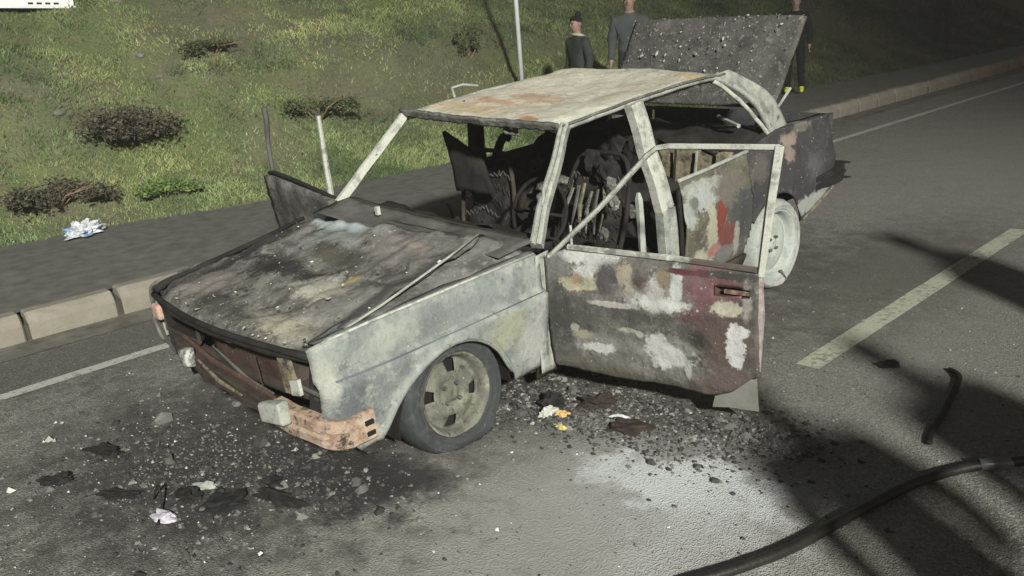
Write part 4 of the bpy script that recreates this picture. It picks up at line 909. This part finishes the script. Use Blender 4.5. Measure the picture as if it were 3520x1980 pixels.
chunk('pale_fragment', -.30, 2.42, .05, .028, .02, .3, plain('pale plastic', (.42, .40, .46), .5, 20, .3, .2), 'pale lilac curved fragment lying left of the car')
chunk('pale_fragment', -.20, 2.20, .045, .02, .02, .9, M['ashmetal'], 'whitish shard in the black clump left of the car')
chunk('pale_fragment', -.90, .84, .045, .02, .03, 1.2, M['framewhite'], 'white shard leaning on the dark part behind the front tyre')
chunk('yellow_fragment', -1.04, .90, .028, .012, .012, .1, plain('yellow plastic', (.55, .47, .16), .5, 20, .2, .2), 'small bright yellow fragment on the ash below the open door')
chunk('orange_fragment', -.95, .80, .028, .022, .014, .6, plain('orange plastic', (.52, .33, .14), .5, 20, .2, .2), 'small orange lump on the ash behind the front tyre')
chunk('pale_fragment', -1.18, .66, .04, .014, .01, .4, plain('white paper', (.5, .54, .55), .7, 20, .2, .2), 'small white scrap on the ash under the door')
mb = MB(); mb.tube(curve([(-.13, 2.39, .012), (-.19, 2.38, .09), (-.24, 2.40, .02), (-.34, 2.46, .012)], 6), .005, 6)
tag(mb.build('bent_wire', blk, smooth=True), 'thin black bent wire sticking up from the road left of the car', 'wire')
mb = MB(); mb.tube(curve([(-2.13, -.66, .012), (-2.19, -.60, .02), (-2.22, -.52, .016), (-2.28, -.20, .014), (-2.31, .02, .012), (-2.34, .12, .012)], 6), [.014]*31, 6, .55)
tag(mb.build('rubber_strip', blk, smooth=True), 'long black rubber strip with a hooked end lying on the road at right', 'strip')
hose_m = plain('wet black hose', (.014, .0135, .012), .42, 60, .35, .3, .35)
hp = curve([(-2.05, 2.3, .034), (-2.02, 1.85, .034), (-2.09, 1.55, .034), (-2.20, 1.31, .034), (-2.28, 1.09, .034), (-2.34, .80, .034), (-2.41, .50, .034), (-2.49, .31, .036), (-2.60, .17, .045), (-2.80, .02, .06), (-3.2, -.2, .05), (-4.0, -.5, .035)], 9)
tag(MB().tube([(q[0],q[1],q[2]-.015) for q in hp], .019, 14).build('fire_hose', hose_m, smooth=True), 'thick black hose curving across the road at bottom right', 'hose')
mb = MB(); mb.lathe([(-.06, .020), (-.055, .023), (.055, .023), (.06, .020)], 16, (0, 0, 0)); o = mb.build('hose_glint_sleeve', plain('wet steel coupling', (.10, .11, .105), .12, 30, .3, .1, .8), None, True, loc=(-2.60, .17, .030), rotz=math.atan2(-.29, -.31))  # added metal piece, stands in for the wet hose's glint
tag(o, 'shiny metal coupling added to glint on the black hose', 'sleeve')
# small ash and gravel crumbs
def scatter(n, cx, cy, rx, ry, s0, pal, V, F, T, gauss=True):
    for _ in range(n):
        if gauss: x, y = random.gauss(cx, rx), random.gauss(cy, ry)
        else: x, y = random.uniform(cx-rx, cx+rx), random.uniform(cy-ry, cy+ry)
        if x > 2.4: continue
        s = s0*random.lognormvariate(0, .5); k = len(V); a = random.uniform(0, 6.28)
        m_ = 4 if s0 < .006 else 6; el = random.uniform(.5, 1.)
        for j in range(m_):
            t = a+6.283*j/m_; rr = s*random.uniform(.55, 1.3); V.append((x+math.cos(t)*rr, y+math.sin(t)*rr*el, .001))
        if m_ == 4:
            V.append((x+random.gauss(0, s*.3), y+random.gauss(0, s*.3), s*random.uniform(.4, 1.1)))
            for j in range(4): F.append((k+j, k+(j+1) % 4, k+4))
        else:
            for j in range(6):
                t = a+6.283*j/m_; rr = s*random.uniform(.3, .85); V.append((x+math.cos(t)*rr, y+math.sin(t)*rr*el, s*random.uniform(.25, .7)))
            V.append((x, y, s*random.uniform(.4, .8)))
            for j in range(6): F.append((k+j, k+(j+1) % 6, k+6+(j+1) % 6, k+6+j)); F.append((k+6+j, k+6+(j+1) % 6, k+12))
        c = np.array(random.choice(pal))*random.uniform(.7, 1.25); T += [c]*(len(V)-k)
V = []; F = []; T = []
GP = [(.20, .19, .17), (.25, .24, .215), (.12, .115, .10), (.05, .047, .043), (.08, .077, .07)]
AP = [(.03, .03, .03), (.05, .048, .045), (.10, .097, .09), (.17, .165, .155), (.24, .24, .23), (.02, .02, .02), (.06, .058, .055), (.04, .04, .04)]
scatter(9000, -.6, 1.2, 2.6, 2.4, .0032, GP, V, F, T, False)
scatter(2600, -.1, 2.15, .42, .28, .0045, AP, V, F, T); scatter(1500, -1.2, .62, .32, .20, .006, AP+[(.16, .15, .13)]*2, V, F, T); scatter(900, -.75, .8, .15, .12, .007, AP, V, F, T)
scatter(700, -1.75, .50, .18, .16, .005, AP, V, F, T); scatter(160, .35, 2.2, .35, .3, .005, [(.45, .45, .42), (.3, .3, .28)], V, F, T); scatter(1800, -2.0, -.6, 1.1, 1.6, .0035, GP, V, F, T)
scatter(120, -.5, 2.0, 1.2, .8, .005, [(.62, .62, .60), (.55, .54, .50)], V, F, T)
CL = [(.035, .034, .033), (.055, .053, .05), (.085, .082, .078), (.13, .127, .12), (.025, .025, .025)]
scatter(900, -.05, 2.18, .42, .24, .0085, CL, V, F, T); scatter(1300, -1.15, .63, .34, .15, .0072, CL+[(.16, .15, .135)], V, F, T); scatter(260, -.72, .80, .14, .10, .011, CL, V, F, T); scatter(300, -1.75, .45, .14, .12, .009, CL, V, F, T); scatter(260, -.6, 1.85, .25, .12, .009, CL, V, F, T)
tag(tint_mesh('ash_and_grit', V, F, np.array(T)), 'ash crumbs and loose grit strewn over the road', 'grit', kind='stuff')

# ================================================================== people
skin_m = plain('skin', (.26, .17, .135), .6, 15, .1, .12, .3); hair_m = plain('dark hair', (.012, .010, .009), .7, 60, .5, .4)
eye_m = plain('eye', (.03, .025, .02), .3, 20, .1, .1)
def cloth(name, c): return plain(name, c, .95, 22, .5, .25, .1)
def person(loc, rotz, height, jac, tro, shoe, label, pose='stand', hair=True, hood=None):
    """one continuous figure grown from a jointed skeleton; faces +y of its own frame"""
    k = height/1.75
    V = []; E = []; Rr = []; K = []
    def add(p, r, par, kind):
        V.append(Vector(p)); Rr.append(r); K.append(kind)
        if par is not None: E.append((par, len(V)-1))
        return len(V)-1
    pel = add((0, 0, .96), (.165, .115), None, 't')
    ab = add((0, .005, 1.10), (.150, .105), pel, 'j'); ch = add((0, 0, 1.30), (.185, .125), ab, 'j'); ne0 = add((0, -.01, 1.43), (.12, .085), ch, 'j')
    nk = add((0, .0, 1.51), (.055, .055), ne0, 's'); jw = add((0, .025, 1.565), (.070, .082), nk, 's'); hd = add((0, .018, 1.635), (.082, .10), jw, 's'); tp = add((0, .005, 1.70), (.068, .082), hd, 's')
    for s in (-1, 1):
        hip = add((s*.095, 0, .90), (.095, .10), pel, 't'); kn = add((s*.115, .03, .50), (.062, .066), hip, 't'); an = add((s*.125, -.01, .095), (.045, .048), kn, 't'); to = add((s*.14, .13, .045), (.045, .035), an, 'h'); 
        sh = add((s*.195, 0, 1.40), (.078, .078), ch, 'j')
        if pose == 'phone' : el, wr = (s*.25, .05, 1.14), (s*.10, .24, 1.22)
        elif pose == 'walk': el, wr = (s*.25, -.05*s, 1.12), (s*.24, .10*s+.05, .90)
        else: el, wr = (s*.245, -.02, 1.12), (s*.255, .06, .88)
        e_ = add(el, (.058, .058), sh, 'j'); w_ = add(wr, (.038, .040), e_, 'j')
        d = (Vector(wr)-Vector(el)).normalized(); pa = Vector(wr)+d*.065; pm_ = add(pa, (.034, .018), w_, 's')
        fwd = Vector((0, 1, 0)) if abs(d.y) < .7 else Vector((0, 0, 1)); sd = d.cross(fwd).normalized()
        for i, ln in enumerate((.060, .070, .066, .052)):
            b0 = pa+fwd*(.024-.016*i)+d*.03; f1 = add(b0, (.0095, .0095), pm_, 's'); f2 = add(b0+d*ln*.55+sd*.006*s, (.0085, .0085), f1, 's'); add(b0+d*ln*.9+sd*.024*s, (.007, .007), f2, 's')
        t1 = add(pa-d*.02+fwd*.038, (.011, .011), pm_, 's'); add(pa+d*.02+fwd*.055, (.009, .009), t1, 's')
    me = bpy.data.meshes.new('skeleton'); me.from_pydata([tuple(q*k) for q in V], E, []); o = bpy.data.objects.new('skeleton', me); COL.objects.link(o)
    md = o.modifiers.new('s', 'SKIN'); md.branch_smoothing = .4
    for i, sv in enumerate(me.skin_vertices[0].data): sv.radius = (Rr[i][0]*k, Rr[i][1]*k); sv.use_root = (i == 0)
    ss = o.modifiers.new('u', 'SUBSURF'); ss.levels = 2; ss.render_levels = 2
    bpy.context.view_layer.update(); dg = bpy.context.evaluated_depsgraph_get()
    bme = bpy.data.meshes.new_from_object(o.evaluated_get(dg)); bpy.data.objects.remove(o)
    bme.name = 'person'; bme.materials.clear()
    for m in (skin_m, jac, tro, shoe): bme.materials.append(m)
    segs = [(np.array(V[a]*k), np.array(V[b]*k), K[b]) for a, b in E]; idx = {'s': 0, 'j': 1, 't': 2, 'h': 3}
    cv = np.zeros(len(bme.vertices)*3, np.float32); bme.vertices.foreach_get('co', cv); cv = cv.reshape(-1, 3)
    nv = np.zeros(len(bme.vertices)*3, np.float32); bme.vertices.foreach_get('normal', nv); nv = nv.reshape(-1, 3)
    for i_ in range(len(cv)):
        z_ = cv[i_, 2]/k
        if z_ < 1.46 and z_ > .12 and not (abs(cv[i_, 0]) > .16*k and z_ < .92): cv[i_] += nv[i_]*(.018*mnoise.noise(Vector(cv[i_]*7))+.012*mnoise.noise(Vector((cv[i_, 0]*8, cv[i_, 1]*8, cv[i_, 2]*22)))+.008)*k
    bme.vertices.foreach_set('co', cv.ravel()); bme.update()
    P_ = np.zeros(len(bme.polygons)*3, np.float32); bme.polygons.foreach_get('center', P_); P_ = P_.reshape(-1, 3)
    best = np.full(len(P_), 9.); mi = np.ones(len(P_), int)
    for a, b, kd in segs:
        t = np.clip((P_-a)@(b-a)/max((b-a)@(b-a), 1e-9), 0, 1); dd = np.linalg.norm(P_-a-t[:, None]*(b-a), axis=1); mi[dd < best] = idx[kd]; best = np.minimum(best, dd)
    mi[(mi == 0) & (P_[:, 2] < 1.485*k) & (P_[:, 2] > 1.3*k) & (abs(P_[:, 0]) < .12*k) & (P_[:, 1] < .12*k)] = 1
    bme.polygons.foreach_set('material_index', mi.astype(np.int32)); bme.polygons.foreach_set('use_smooth', [True]*len(P_))
    r = obj('person', bme, None, loc=loc, rotz=rotz); tag(r, label, 'person')
    hc = Vector((0, .018, 1.645))*k
    mb = MB(); mb.tube([hc+Vector((0, .085, .0))*k, hc+Vector((0, .105, -.018))*k, hc+Vector((0, .108, -.03))*k, hc+Vector((0, .085, -.036))*k], [.006*k, .011*k, .014*k, .008*k], 8); mb.build('nose', skin_m, r, True)
    for s in (-1, 1):
        bm = bmesh.new(); bmesh.ops.create_icosphere(bm, subdivisions=2, radius=.011*k); m_ = bpy.data.meshes.new('eye'); bm.to_mesh(m_); bm.free(); obj('eye', m_, eye_m, r, True, hc+Vector((s*.03, .083, .004))*k)
        bm = bmesh.new(); bmesh.ops.create_icosphere(bm, subdivisions=2, radius=.03*k)
        for q in bm.verts: q.co = Vector((q.co.x*.35, q.co.y*.6, q.co.z))
        m_ = bpy.data.meshes.new('ear'); bm.to_mesh(m_); bm.free(); obj('ear', m_, skin_m, r, True, hc+Vector((s*.078, -.005, -.01))*k)
    MB().tube([hc+Vector((-.025, .086, -.06))*k, hc+Vector((0, .094, -.06))*k, hc+Vector((.025, .086, -.06))*k], .006*k, 6).build('mouth', plain('lips', (.30, .15, .13), .6, 20, .1, .1), r, True)
    if hair:
        bm = bmesh.new(); bmesh.ops.create_icosphere(bm, subdivisions=3, radius=1)
        for q in list(bm.verts):
            if q.co.z < -.25+.62*max(0, q.co.y) : bm.verts.remove(q)
        for q in bm.verts:
            d = 1+.07*mnoise.noise(q.co*5); q.co = Vector((q.co.x*.089*d, q.co.y*.110*d-.006, q.co.z*.085*d+.028))*k
        if hair == 'bun':
            g2 = bmesh.ops.create_icosphere(bm, subdivisions=2, radius=.05*k)
            for q in g2['verts']: q.co += Vector((0, -.05, .125))*k
        m_ = bpy.data.meshes.new('hair'); bm.to_mesh(m_); bm.free(); h_ = obj('hair', m_, hair_m, r, True, hc)
    if hood:
        MB().tube([(Vector((.09*math.cos(t), .085*math.sin(t)-.01, 1.475+.02*math.sin(t)))*k) for t in np.linspace(0, 2*math.pi, 17)], .022*k, 7, cap=False).build('collar', hood, r, True)
    return r
face = lambda x, y, tx, ty: math.atan2(-(tx-x), ty-y)
pz = .165
blkc = cloth('black clothing', (.012, .012, .013)); shoe_b = cloth('dark shoe', (.02, .02, .02))
person((4.33, -5.39, pz), face(4.33, -5.39, 5.2, -1.0), 1.54, cloth('dark green jacket', (.035, .042, .038)), blkc, shoe_b, 'person with hair tied up and pale collar, in profile, beside the taller man', hair='bun', hood=cloth('pale fleece collar', (.34, .33, .25)))
person((4.24, -6.37, pz), face(4.24, -6.37, 0, 1), 1.80, cloth('grey tracksuit top', (.062, .066, .070)), cloth('dark grey trousers', (.03, .03, .034)), shoe_b, 'person in grey tracksuit top standing left of the raised boot lid', hair=True)
g = NT('neon yellow shoe'); neon = g.done((.62, .70, .06), .5)
person((3.86, -10.2, pz), face(3.86, -10.2, -1, 2), 1.56, cloth('black top', (.014, .014, .016)), blkc, neon, 'person in black with bright yellow shoes behind the boot lid')
person((4.3, -17.6, bank_z(4.3, -17.6)-.02), face(4.3, -17.6, -2, 2), 1.72, blkc, blkc, shoe_b, 'person in black standing in the dark at the top right', pose='phone')
# onlookers beside the photographer, outside the frame: their shadows cross the road
person((-3.9, -.72, 0), face(-3.9, -.72, 0, 0), 1.78, blkc, blkc, shoe_b, 'onlooker in black just outside the right edge, his shadow crossing the centre dash')
person((-4.25, 1.82, 0), face(-4.25, 1.82, 0, 0), 1.74, blkc, blkc, shoe_b, 'onlooker beside the hose outside the right edge, casting the nearer shadow', pose='walk')

person((-4.55, 1.18, 0), face(-4.55, 1.18, 0, 0), 1.80, blkc, blkc, shoe_b, 'third onlooker outside the right edge, between the other two')

# ================================================================== floodlight mast that lights the scene
r = empty('floodlight_mast', (LAMP.x, LAMP.y, 0)); tag(r, 'tripod floodlight mast standing out of frame behind the photographer', 'floodlight')
steel = plain('mast steel', (.25, .25, .26), .5, 20, .2, .15, .4)
MB().tube([(0, 0, .2), (0, 0, LAMP.z-.25)], [.04, .025], 10).build('mast', steel, r, True)
for i in range(3):
    a = 2.1*i+.4; MB().tube([(0, 0, 1.1), (.8*math.cos(a), .8*math.sin(a), .02)], .02, 8).build('leg', steel, r, True)
d = (LAMP_AIM-LAMP).normalized(); q = d.to_track_quat('-Z', 'Y')
hd_ = MB(); hd_.box((-.22, -.16, .04), (.22, .16, .16)); h = hd_.build('lamp_head', steel, r, loc=(0, 0, LAMP.z)); h.rotation_euler = q.to_euler()
g = NT('lit floodlight glass'); g.b.inputs['Emission Color'].default_value = (1, .95, .85, 1); g.b.inputs['Emission Strength'].default_value = 20; gl = g.done((.8, .8, .8), .3)
MB().box((-.19, -.13, .02), (.19, .13, .035)).build('lens', gl, h)
ld = bpy.data.lights.new('floodlight', 'SPOT'); ld.energy = LAMP_POWER; ld.spot_size = rad(46); ld.spot_blend = 1.0; ld.shadow_soft_size = .85; ld.color = (.975, .97, .875)
lo = bpy.data.objects.new('floodlight', ld); COL.objects.link(lo); lo.parent = r; lo.location = Vector((0, 0, LAMP.z))+d*.05; lo.rotation_euler = q.to_euler()

# ================================================================== smoky air
hz = MB().box((-50, -110, -1.3), (45, 45, 22)).build('haze', None); tag(hz, kind='stuff')
hm = bpy.data.materials.new('thin smoke'); hm.use_nodes = True; t = hm.node_tree; t.nodes.remove(t.nodes['Principled BSDF'])
pv = t.nodes.new('ShaderNodeVolumePrincipled'); pv.inputs['Density'].default_value = .0027; pv.inputs['Color'].default_value = (.86, .87, .85, 1)
t.links.new(pv.outputs[0], t.nodes['Material Output'].inputs['Volume']); hz.data.materials.append(hm)
